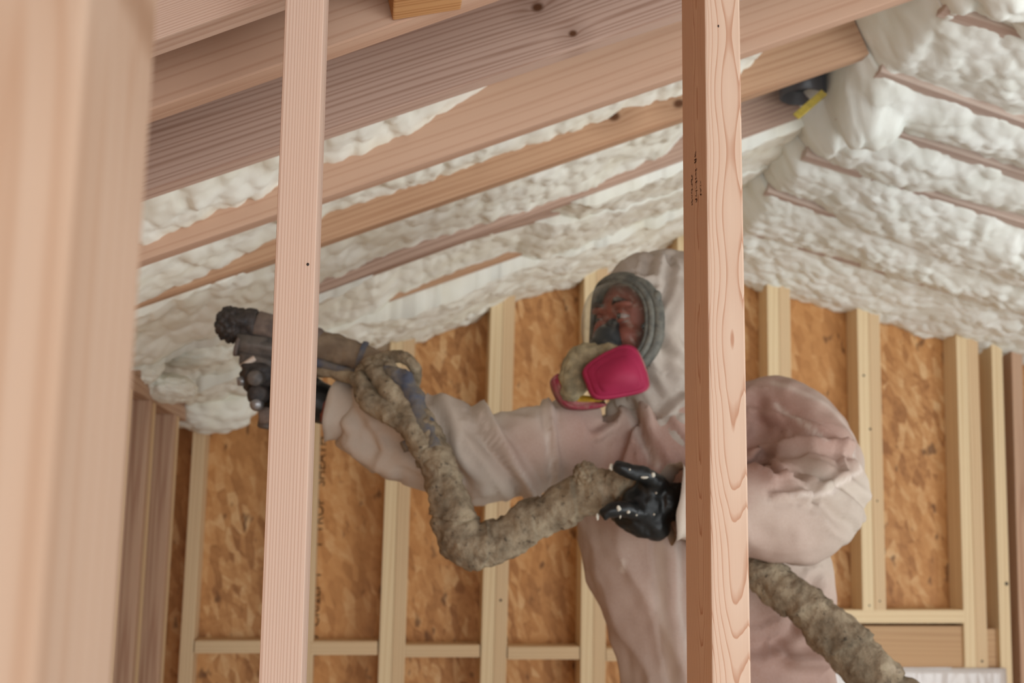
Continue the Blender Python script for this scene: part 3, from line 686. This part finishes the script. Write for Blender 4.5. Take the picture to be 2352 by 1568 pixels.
for s in (-1, 1): tube(bm, [(hp.x + s * .10, hp.y, hp.z + .02, .10), (hp.x + s * .12, hp.y - .03, hp.z - .25, .075), (hp.x + s * .13, hp.y - .02, .30, .055), (hp.x + s * .14, hp.y, .09, .045)], seg=20)
body = fuse(bm, 'body', .0055, 2, m_skin, person)
m_eye = plain('eye_white', rgb(150, 132, 124), .4); m_iris = plain('iris', rgb(40, 26, 20), .2); m_brow = plain('brow_hair', rgb(52, 34, 28), .8)
for s in (-1, 1):
    bm = bmesh.new(); ball(bm, HL(.077, s * .032, .012), .0125); e_ = from_bm(bm, 'eye', m_eye, person)
    bm = bmesh.new(); ball(bm, HL(.0865, s * .0325 - .001, .012), .0042, .0068, .0066, rotH); i_ = from_bm(bm, 'iris', m_iris); nest(i_, e_)
    bm = bmesh.new(); tube(bm, [(*HL(.088, s * .014, .037), .004), (*HL(.096, s * .034, .042), .005), (*HL(.076, s * .054, .034), .003)], seg=8); from_bm(bm, 'eyebrow', m_brow, person)
    for du, r in ((.0085, .0045), (-.009, .004)):
        bm = bmesh.new(); tube(bm, [(*HL(.076, s * .018, .012 + du * .5), r * .7), (*HL(.087, s * .032, .012 + du), r), (*HL(.074, s * .047, .012 + du * .5), r * .7)], seg=8); from_bm(bm, 'eyelid', m_skin, person)
# ---- hood
mc = P(1410, 748, 2.05)
bm = bmesh.new()
ball(bm, HL(-.012, 0, .030), .112, .094, .122, rotH); ball(bm, HL(.005, 0, -.03), .078, .088, .082, rotH)
ball(bm, P(1480, 950, 2.11), .075, .06, .045)
ball(bm, P(1520, 592, 2.12), .030, .05, .020); ball(bm, P(1560, 640, 2.13), .07, .08, .05)
tube(bm, [(*HL(-.02, 0, -.03), .086), (*HL(-.03, 0, -.10), .084), PX(1532, 925, 2.12, .098), PX(1540, 985, 2.14, .125)], seg=32)
hood = fuse(bm, 'hood', .005, 4, coverall_mat('hood_fabric', rgb(182, 170, 156), rgb(168, 156, 144), rgb(160, 140, 136)), person)
HF = folds([([(1520, 590), (1500, 650), (1455, 650)], .006, .006), ([(1545, 600), (1520, 680), (1490, 740)], -.006, .007), ([(1480, 760), (1530, 820), (1580, 840)], -.008, .012), ([(1490, 600), (1475, 640)], -.005, .006),
            ([(1475, 900), (1500, 940), (1560, 960)], .008, .010), ([(1450, 925), (1470, 960), (1500, 985)], -.009, .008), ([(1570, 920), (1530, 950), (1500, 990)], .007, .007), ([(1560, 680), (1540, 760), (1560, 860)], .005, .012)], 2.05)
deform(hood.data, foldfn([HF]))
hb = bmesh.new(); hb.from_mesh(hood.data); dead = []
for v in hb.verts:
    q_ = v.co - mc; f_, w_, u_ = q_.dot(F), q_.dot(Wd), q_.dot(U); lim = -.42 * (w_ / .076) ** 2 * .076 + .008
    rho = (abs(w_) / .076) ** 2.3 + (abs(u_) / .088) ** 2.3
    if rho < .93 and f_ > -.045: dead.append(v)
    elif f_ > lim: v.co -= F * (f_ - lim)
bmesh.ops.delete(hb, geom=dead, context='VERTS'); hb.to_mesh(hood.data); hb.free()
sd_ = hood.modifiers.new('cloth', 'SOLIDIFY'); sd_.thickness = .0015; sd_.offset = -1
attr(hood, 'shirt', lambda c: 0); attr(hood, 'seam', lambda c: 0)
# ---- respirator
m_rub = plain('grey_rubber', rgb(84, 84, 78), .6, .3, var=rgb(112, 110, 100), sc=60, bump=.2)
m_dark = plain('dark_rubber', rgb(48, 50, 50), .45, .4)
m_crust = plain('foam_crusted_plastic', rgb(170, 156, 124), .9, .1, var=rgb(132, 122, 98), sc=45, bump=.9)
m_mag = plain('magenta_plastic', rgb(166, 42, 76), .6, .25, var=rgb(152, 36, 68), sc=12)
m_mag2 = plain('magenta_rim_dusty', rgb(150, 40, 66), .5, .3, var=rgb(160, 110, 104), sc=50)
m_yring = plain('yellow_band', rgb(196, 152, 40), .5, .3, var=rgb(150, 118, 44), sc=40)
mc = P(1410, 748, 2.05)
def ML(f, w, u): return mc + F * f + Wd * w + U * u
def fr_pt(a, sc=1, df=0):
    ca, sa = math.cos(a), math.sin(a); e = .8
    w = .076 * sc * math.copysign(abs(ca) ** e, ca); u = .088 * sc * math.copysign(abs(sa) ** e, sa)
    return ML(-.42 * (w / .076) ** 2 * .076 + df + .012, w, u)
def loop_tube(bm, fn, r, n=72, seg=10):
    c = [fn(2 * math.pi * i / n) for i in range(n)]; rings = []
    for i in range(n):
        t = (c[(i + 1) % n] - c[i - 1]).normalized(); u = F - t * F.dot(t); u.normalize(); w = t.cross(u)
        rings.append([bm.verts.new(c[i] + (u * math.cos(2 * math.pi * k / seg) * 1.2 + w * math.sin(2 * math.pi * k / seg)) * r) for k in range(seg)])
    for i in range(n):
        a, b = rings[i], rings[(i + 1) % n]
        for k in range(seg): bm.faces.new((a[k], a[(k + 1) % seg], b[(k + 1) % seg], b[k]))
bm = bmesh.new(); loop_tube(bm, lambda a: fr_pt(a), .0062); loop_tube(bm, lambda a: fr_pt(a, .93, .002), .0038); loop_tube(bm, lambda a: fr_pt(a, 1.05, -.013), .0105)
# frame strap lugs
ball(bm, ML(-.035, .082, -.02), .012, .008, .016, rotH); ball(bm, ML(-.03, .08, .05), .009, .007, .012, rotH)
resp = from_bm(bm, 'respirator', m_rub, person)
def sub(bm, name, mat, label=None):
    o = nest(from_bm(bm, name, mat), resp)
    if label: o['label'] = label
    return o
t = NT('visor_clear', .15, .4); t.color(rgb(160, 154, 138)); dn = t.noise(t.obj(), 70, 3, .6); 
lw = t.n.new('ShaderNodeLayerWeight'); lw.inputs[0].default_value = .35
t.put(t.b.inputs['Alpha'], t.math('ADD', t.math('MULTIPLY', lw.outputs['Facing'], .55),  t.math('MULTIPLY', t.ramp(dn, [(.5, G3(0)), (.75, G3(1))]), .26), clamp=True)); m_vis = t.m
bm = bmesh.new(); rr = []; NA, NR = 64, 14
for j in range(NR + 1):
    q = 1 - j / NR
    ring = []
    for i in range(NA):
        a = 2 * math.pi * i / NA; b_ = fr_pt(a, q * .97); ring.append(bm.verts.new(b_ + F * .050 * (1 - q ** 3.2)))
    rr.append(ring)
for a, b in zip(rr, rr[1:-1]):
    for k in range(NA): bm.faces.new((a[k], a[(k + 1) % NA], b[(k + 1) % NA], b[k]))
bm.faces.new(rr[-2]); 
for v in rr[-1]: bm.verts.remove(v)
sub(bm, 'visor', m_vis, 'clear dusty visor')
bm = bmesh.new(); ball(bm, ML(.018, .004, -.030), .030, .026, .030, rotH); ball(bm, ML(.030, .004, -.044), .026, .028, .022, rotH); ball(bm, ML(.006, .004, -.008), .016, .013, .022, rotH)
nest(fuse(bm, 'nose_cup', .004, 3, m_dark), resp)
def slabpoly(pts, Y, th, bev, yslope=(0, 0), segs=3):
    """closed outline (seen from the front) given depth th behind it; yslope tilts the plate"""
    q = [P(x, y, Y) for x, y in pts]; c = sum(q, Vector()) / len(q)
    bm = bmesh.new(); fr_ = []
    for p in q: p.y = Y + (p.x - c.x) * yslope[0] + (p.z - c.z) * yslope[1]; fr_.append(bm.verts.new(p))
    bk = [bm.verts.new(v.co + Vector((0, th, 0))) for v in fr_]; n = len(q)
    bm.faces.new(fr_); bm.faces.new(bk[::-1])
    for i in range(n): bm.faces.new((fr_[i], bk[i], bk[(i + 1) % n], fr_[(i + 1) % n]))
    bmesh.ops.recalc_face_normals(bm, faces=bm.faces[:])
    bm.normal_update(); bmesh.ops.bevel(bm, geom=[e for e in bm.edges if e.calc_face_angle(0) > .8], offset=bev, segments=segs, affect='EDGES')
    return bm
def smooth_poly(pts, n=4):
    p = [np.array(q, float) for q in pts]; N = len(p); out = []
    for i in range(N):
        p0, p1, p2, p3 = p[i - 1], p[i], p[(i + 1) % N], p[(i + 2) % N]
        for k in range(n):
            t = k / n; out.append(tuple(.5 * (2 * p1 + (p2 - p0) * t + (2 * p0 - 5 * p1 + 4 * p2 - p3) * t * t + (3 * p1 - p0 - 3 * p2 + p3) * t ** 3)))
    return out
bm = bmesh.new(); ball(bm, P(1322, 860, 2.0), .030, .030, .050, Matrix.Rotation(.2, 3, 'Y')); ball(bm, P(1350, 815, 2.0), .034, .030, .022); ball(bm, P(1395, 812, 1.99), .030, .028, .018); ball(bm, P(1312, 895, 2.0), .022, .026, .022); ball(bm, P(1375, 850, 2.0), .03, .03, .03)
h = fuse(bm, 'breathing_housing', .0035, 2, m_crust); deform(h.data, lambda c, n: .0035 * noise.noise(c * 60) + .002 * noise.noise(c * 150)); nest(h, resp); h['label'] = 'foam-crusted beige housing'
out = smooth_poly([(1343, 846), (1385, 812), (1432, 792), (1462, 798), (1480, 828), (1492, 872), (1486, 895), (1440, 908), (1385, 916), (1362, 908), (1350, 880)])
ct = sub(slabpoly(out, 1.935, .034, .006, (.12, .1)), 'filter_cartridge', m_mag, 'magenta filter cartridge facing the camera')
co = np.mean(out, 0); inn = [tuple(co + (np.array(q) - co) * .72 + np.array((3, 3))) for q in out]
sub(slabpoly(inn, 1.9325, .004, .0012, (.12, .1)), 'cartridge_face', m_mag)
rim = [tuple(co + (np.array(q) - co) * 1.03) for q in out]
sub(slabpoly(rim, 1.958, .012, .002, (.12, .1)), 'cartridge_rim', m_mag2)
sub(slabpoly(smooth_poly([(1272, 868), (1286, 858), (1304, 892), (1330, 912), (1392, 922), (1384, 933), (1330, 937), (1298, 926), (1278, 896)]), 2.0, .05, .004), 'filter_cartridge', m_mag2, 'second magenta cartridge on the far side')
sub(slabpoly(smooth_poly([(1284, 866), (1294, 862), (1312, 890), (1332, 905), (1378, 911), (1390, 920), (1330, 921), (1304, 908)]), 1.992, .05, .003), 'yellow_band', m_yring)
bm = bmesh.new(); tube(bm, [PX(1478, 745, 2.0, .006), PX(1492, 768, 2.02, .009), PX(1486, 790, 2.02, .006)], seg=10, flat=.5); sub(bm, 'strap_buckle', m_dark)
# ---- gloved hands
def spatter(o, pts, Y, name='foam_spatter'):
    for (x, y, r) in pts:
        pass
bm = bmesh.new()
q = 1.865
ball(bm, P(1500, 1150, q), .032, .030, .048); ball(bm, P(1490, 1165, q - .005), .040, .028, .044); ball(bm, P(1505, 1208, q), .026, .026, .026); ball(bm, P(1462, 1160, q - .01), .026, .022, .030); ball(bm, P(1500, 1118, q - .01), .030, .024, .022)
tube(bm, [PX(1590, 1153, q + .005, .030), PX(1515, 1152, q, .034)], seg=16)
tube(bm, [PX(1515, 1112, q - .02, .0165), PX(1480, 1090, q - .035, .0145), PX(1447, 1082, q - .042, .0125), PX(1420, 1072, q - .042, .0115), PX(1410, 1068, q - .040, .008)], seg=14)
tube(bm, [PX(1470, 1178, q - .02, .015), PX(1432, 1168, q - .038, .0135), PX(1402, 1172, q - .042, .012), PX(1382, 1184, q - .040, .010)], seg=14)
for i, (dx, dy) in enumerate([(0, 0), (16, 12), (30, 22)]):
    tube(bm, [PX(1466 + dx, 1195 + dy, q - .012, .0145), PX(1432 + dx, 1196 + dy * .8, q + .01, .013), PX(1415 + dx, 1170 + dy * .6, q + .045, .012), PX(1420 + dx, 1130 + dy * .5, q + .062, .011), PX(1440 + dx, 1105 + dy * .5, q + .05, .010)], seg=12)
gl = fuse(bm, 'glove', .0032, 2, m_black, person); deform(gl.data, lambda c, n: .0022 * noise.noise(c * 45) + .0012 * noise.noise(c * 120))
gl['label'] = 'black glove gripping the hose'
def dots(parent, pts):
    for i, (x, y, d, rx, rz) in enumerate(pts):
        bm = bmesh.new(); ball(bm, P(x, y, d), rx, .0025, rz); deform_bm(bm, i); o = nest(from_bm(bm, 'foam_fleck', m_spat), parent)
def deform_bm(bm, s):
    c = sum((v.co for v in bm.verts), Vector()) / len(bm.verts)
    for v in bm.verts: v.co = c + (v.co - c) * (1 + .35 * noise.noise((v.co - c) * 260 + Vector((s * 3.1, 0, 0))))
def front(o, x, y):
    """nearest surface distance of o on a sight line"""
    d0 = Vector(CAM); dr = (P(x, y, 2) - d0).normalized(); bpy.context.view_layer.update(); mi = o.matrix_world.inverted()
    ok, loc, no, _ = o.ray_cast(mi @ d0, mi.to_3x3() @ dr)
    return (o.matrix_world @ loc).y if ok else None
fl_ = []
for x, y, rx, rz in [(1421, 1167, .0036, .0046), (1443, 1175, .0028, .0028), (1462, 1182, .0018, .0018), (1502, 1181, .0016, .0018), (1507, 1132, .0018, .0018), (1406, 1150, .0022, .0018), (1404, 1072, .004, .0055), (1480, 1096, .008, .0022), (1500, 1090, .0035, .004), (1372, 1186, .0028, .0055), (1424, 1185, .0014, .004), (1446, 1078, .0016, .0016)]:
    d = front(gl, x, y); fl_.append((x, y, (d or q - .04), rx, rz))
dots(gl, fl_)
bm = bmesh.new(); q = 2.15
ball(bm, P(700, 915, q), .045, .026, .050); ball(bm, P(665, 905, q), .028, .024, .042)
ball(bm, P(733, 922, q - .005), .020, .028, .040)
tube(bm, [PX(790, 940, 2.145, .034), PX(735, 925, q, .039), PX(700, 915, q, .038)], seg=16)
for i in range(4):
    y = 868 + i * 27
    tube(bm, [PX(672, y, q - .015, .0135), PX(645, y - 2, q - .036, .0125), PX(618, y + 2, q - .030, .0115), PX(606, y + 6, q - .006, .0105), PX(615, y + 8, q + .014, .010)], seg=12)
tube(bm, [PX(700, 870, q, .017), PX(675, 848, q + .01, .0145), PX(645, 842, q + .012, .0125), PX(625, 846, q + .01, .010)], seg=12)
gr = fuse(bm, 'glove', .0035, 2, m_black, person); deform(gr.data, lambda c, n: .002 * noise.noise(c * 45)); gr['label'] = 'black glove holding the spray gun'
for s in (-1, 1):
    bm = bmesh.new(); cx0 = hp.x + s * .14
    ball(bm, (cx0, hp.y - .06, .045), .05, .14, .04); ball(bm, (cx0, hp.y + .03, .07), .048, .06, .065); tube(bm, [(cx0, hp.y, .05, .05), (cx0, hp.y, .16, .055)], seg=16)
    fuse(bm, 'boot', .008, 3, m_dark, person)

# ================================================================ spray gun
m_gun = plain('dirty_gunmetal', rgb(62, 58, 56), .5, .5, metal=.1, var=rgb(96, 88, 82), sc=40, bump=.6)
m_gun2 = plain('black_gun_cap', rgb(40, 36, 35), .6, .4, var=rgb(62, 54, 50), sc=60, bump=1)
m_mudp = plain('brown_foam_skin', rgb(126, 110, 100), .7, .3, var=rgb(96, 84, 78), sc=40, bump=.5)
m_steel = plain('steel_end', rgb(140, 138, 138), .3, .6, metal=.6)
Yg = 2.12
gun = empty('spray_gun', P(600, 850, Yg)); tag(gun, 'dirty dark spray foam gun held at the end of the outstretched arm', 'spray gun')
def cyl(name, a, b, r0, r1, mat, parent, seg=24, rough=0, bev=True, label=None):
    a = Vector(a); b = Vector(b); L = (b - a).length; bv = min(r0, L) * .15
    bm = lathe([(r0 - bv, 0), (r0, bv), (r1, L - bv), (r1 - bv, L)], seg, (b - a).normalized(), a)
    if rough:
        bmesh.ops.subdivide_edges(bm, edges=bm.edges[:], cuts=2, use_grid_fill=True)
        for v in bm.verts: v.co += (v.co - (a + b) / 2).normalized() * rough * noise.noise(v.co * 70)
    o = from_bm(bm, name, mat, parent)
    if label: o['label'] = label
    return o
cyl('nozzle_cap', P(512, 738, Yg), P(572, 748, Yg), .026, .030, m_gun2, gun, rough=.012)
lo = lump_obj('muzzle_crust', P(528, 745, Yg), .024, .028, .030, .22, m_gun2, None, seed=3); child_of(lo, gun)
cyl('collar', P(556, 741, Yg), P(588, 748, Yg), .030, .030, m_gun2, gun, rough=.005)
cyl('barrel', P(585, 746, Yg), P(735, 790, Yg), .028, .030, m_mudp, gun, rough=.004, label='brown crusted barrel')
cyl('valve_block', P(545, 790, Yg - .01), P(650, 805, Yg - .01), .022, .024, m_gun, gun, rough=.006)
cyl('valve_block', P(552, 822, Yg - .01), P(640, 838, Yg - .01), .016, .022, m_gun, gun, rough=.006)
cyl('valve_cap', P(541, 795, Yg - .02), P(549, 797, Yg - .02), .018, .018, m_mudp, gun)
cyl('trigger', P(552, 842, Yg - .025), P(586, 822, Yg - .025), .004, .006, plain('bare_metal', rgb(196, 176, 160), .4, .5), gun, label='pale bare metal lever')
cyl('fluid_housing', P(560, 868, Yg - .02), P(640, 850, Yg), .026, .024, m_gun2, gun, rough=.007)
cyl('side_knob', P(585, 868, Yg - .055), P(590, 868, Yg - .02), .014, .018, m_gun, gun)
cyl('air_valve', P(545, 876, Yg - .01), P(562, 874, Yg - .01), .008, .010, m_steel, gun)
cyl('handle', P(640, 850, Yg + .02), P(612, 985, Yg + .02), .020, .018, m_gun, gun)
cyl('end_knob', P(590, 905, Yg - .045), P(594, 906, Yg - .01), .016, .021, m_gun2, gun, rough=.003)
cyl('end_knob', P(588, 928, Yg - .048), P(590, 928, Yg - .03), .009, .013, m_steel, gun, label='shiny round end plug')
cyl('hose_fitting', P(595, 955, Yg), P(640, 950, Yg), .016, .016, m_mudp, gun)
# ================================================================ hose
def hose_mat():
    t = NT('wrapped_hose', .9, .1); v = t.obj()
    a = t.noise(v, 22, 5, .65); b = t.noise(v, 75, 4, .7); s = t.noise(t.scale(v, (14, 14, 14), loc=(4, 4, 4)), 1, 2)
    c = t.ramp(a, [(.3, rgb(98, 86, 70)), (.5, rgb(142, 126, 104)), (.7, rgb(172, 156, 130))])
    c = t.mix(t.ramp(b, [(.60, G3(0)), (.68, G3(.85))]), c, rgb(66, 58, 50))
    c = t.mix(t.ramp(s, [(.64, G3(0)), (.74, G3(.6))]), c, rgb(196, 180, 158))
    t.color(c); t.bump(t.math('ADD', a, b), .9, .006); return t.m
m_hose = hose_mat()
m_blue = plain('blue_tape', rgb(84, 88, 102), .8, .15, var=rgb(118, 108, 94), sc=30, bump=.3)
hose = empty('spray_hose', P(1045, 1240, 2.0)); tag(hose, 'thick tan foam-crusted hose looping from the gun through the gloved hand', 'hose')
def wraps(per, depth):
    return lambda L, a: 1 + depth * (((L / per + a / (2 * math.pi)) % 1) - .5) + .05 * math.sin(L * 31)
bm = bmesh.new()
MAIN = [PX(955, 940, 2.0, .020), PX(985, 1010, 1.98, .027), PX(1010, 1080, 1.96, .031), PX(1035, 1160, 1.95, .036), PX(1050, 1215, 1.95, .040), PX(1090, 1255, 1.945, .036), PX(1150, 1238, 1.94, .037), PX(1230, 1190, 1.935, .036), PX(1310, 1152, 1.925, .035), PX(1380, 1120, 1.905, .034), PX(1440, 1118, 1.89, .028),
        PX(1500, 1140, 1.90, .028), PX(1600, 1215, 1.975, .030), PX(1700, 1290, 1.96, .032), PX(1760, 1325, 1.93, .034), PX(1850, 1395, 1.90, .038), PX(1940, 1480, 1.88, .041), PX(2030, 1580, 1.86, .042), PX(2120, 1720, 1.84, .042)]
e_ = MAIN[-1]; MAIN += [(e_[0] + .08, e_[1] - .02, .30, .042), (e_[0] + .25, e_[1] - .05, .045, .042), (e_[0] + .6, e_[1] - .3, .045, .042)]
tube(bm, MAIN, seg=40, n=26, rough=.007, rfun=wraps(.085, .17), seed=2); from_bm(bm, 'wrapped_hose', m_hose, hose)
bm = bmesh.new(); tube(bm, [PX(660, 772, Yg, .028), PX(735, 795, Yg, .031), PX(800, 815, Yg - .01, .030), PX(850, 835, Yg - .02, .030), PX(885, 862, Yg - .04, .026), PX(930, 900, Yg - .07, .02)], seg=32, n=16, rough=.005, seed=5); from_bm(bm, 'hose_sleeve', plain('sleeve_brown', rgb(134, 116, 96), .8, .2, var=rgb(112, 96, 80), sc=35, bump=.5), hose)
bm = bmesh.new(); tube(bm, [PX(640, 850, Yg, .010), PX(740, 853, Yg - .015, .011), PX(800, 865, Yg - .03, .012), PX(850, 870, Yg - .05, .011), PX(900, 860, Yg - .06, .010)], seg=20, n=14, rough=.003, seed=6); from_bm(bm, 'air_line', m_hose, hose)
bm = bmesh.new(); tube(bm, [PX(640, 815, Yg, .008), PX(725, 832, Yg - .02, .008), PX(790, 850, Yg - .03, .007), PX(840, 860, Yg - .03, .006)], seg=16, n=14, rough=.001); from_bm(bm, 'blue_line', m_blue, hose)
for pts, r, mt, nm in [([(820, 860), (845, 915), (895, 950), (940, 985), (975, 1035)], .019, m_hose, 'supply_line'), ([(850, 850), (890, 890), (925, 945), (955, 1005), (985, 1060)], .020, m_hose, 'supply_line'),
                       ([(880, 850), (925, 870), (955, 930), (980, 990), (995, 1030)], .017, m_blue, 'taped_line'), ([(830, 875), (860, 930), (915, 970), (960, 1020)], .012, m_hose, 'supply_line')]:
    bm = bmesh.new(); n_ = len(pts); tube(bm, [PX(x, y, 2.03 - .02 * i, r * (1 if 0 < i < n_ - 1 else .75)) for i, (x, y) in enumerate(pts)], seg=24, n=16, rough=.006, seed=r * 999); from_bm(bm, nm, mt, hose)
bm = bmesh.new(); C0 = P(905, 862, 2.05); rings = []
RLP = [PX(905 + 52 * math.cos(a), 862 + 44 * math.sin(a), 2.05 + .015 * math.sin(a * 2), .0105) for a in np.linspace(-3.0, 1.6, 9)]
tube(bm, RLP, seg=20, n=12, rough=.004, seed=9); o = from_bm(bm, 'hose_loop', m_hose, hose); o['label'] = 'small loop standing out of the bundle'
for (x0, y0, x1, y1, d, r) in [(822, 822, 834, 826, Yg - .012, .034), (955, 1000, 965, 1022, 1.99, .030)]:
    bm = bmesh.new(); tube(bm, [PX(x0, y0, d, r), PX((x0 + x1) / 2, (y0 + y1) / 2, d, r * 1.02), PX(x1, y1, d, r)], seg=28, n=4, rough=.003); from_bm(bm, 'blue_tape', m_blue, hose)
lo = lump_obj('foam_crust', P(868, 862, 2.05), .036, .03, .034, .2, m_hose, None, seed=8); child_of(lo, hose)
lo = lump_obj('foam_crust', P(1345, 1092, 1.90), .020, .02, .022, .2, m_hose, None, seed=5); child_of(lo, hose)
# ================================================================ overspray mist near the ridge
bm = bmesh.new(); bmesh.ops.create_icosphere(bm, subdivisions=4, radius=1, matrix=Matrix.Translation((1.12, 2.25, 2.05)) @ Matrix.Diagonal((.62, .75, .32, 1)))
mm = bpy.data.materials.new('mist'); mm.use_nodes = True; nt = mm.node_tree; nt.nodes.remove(nt.nodes['Principled BSDF'])
vs = nt.nodes.new('ShaderNodeVolumeScatter'); vs.inputs['Color'].default_value = (.97, .97, .98, 1); vs.inputs['Anisotropy'].default_value = .1
tc = nt.nodes.new('ShaderNodeTexCoord'); mp = nt.nodes.new('ShaderNodeMapping'); mp.inputs['Location'].default_value = (-1.12 / .62, -2.25 / .75, -2.05 / .32); mp.inputs['Scale'].default_value = (1 / .62, 1 / .75, 1 / .32)
ln = nt.nodes.new('ShaderNodeVectorMath'); ln.operation = 'LENGTH'; mr = nt.nodes.new('ShaderNodeMapRange'); mr.inputs[1].default_value = 0; mr.inputs[2].default_value = 1; mr.inputs[3].default_value = .30; mr.inputs[4].default_value = 0
nt.links.new(tc.outputs['Object'], mp.inputs[0]); nt.links.new(mp.outputs[0], ln.inputs[0]); nt.links.new(ln.outputs['Value'], mr.inputs[0]); nt.links.new(mr.outputs[0], vs.inputs['Density'])
nt.links.new(vs.outputs[0], nt.nodes['Material Output'].inputs['Volume'])
o = from_bm(bm, 'overspray_mist', mm); tag(o, 'faint white overspray mist drifting under the ridge', 'mist', kind='stuff')
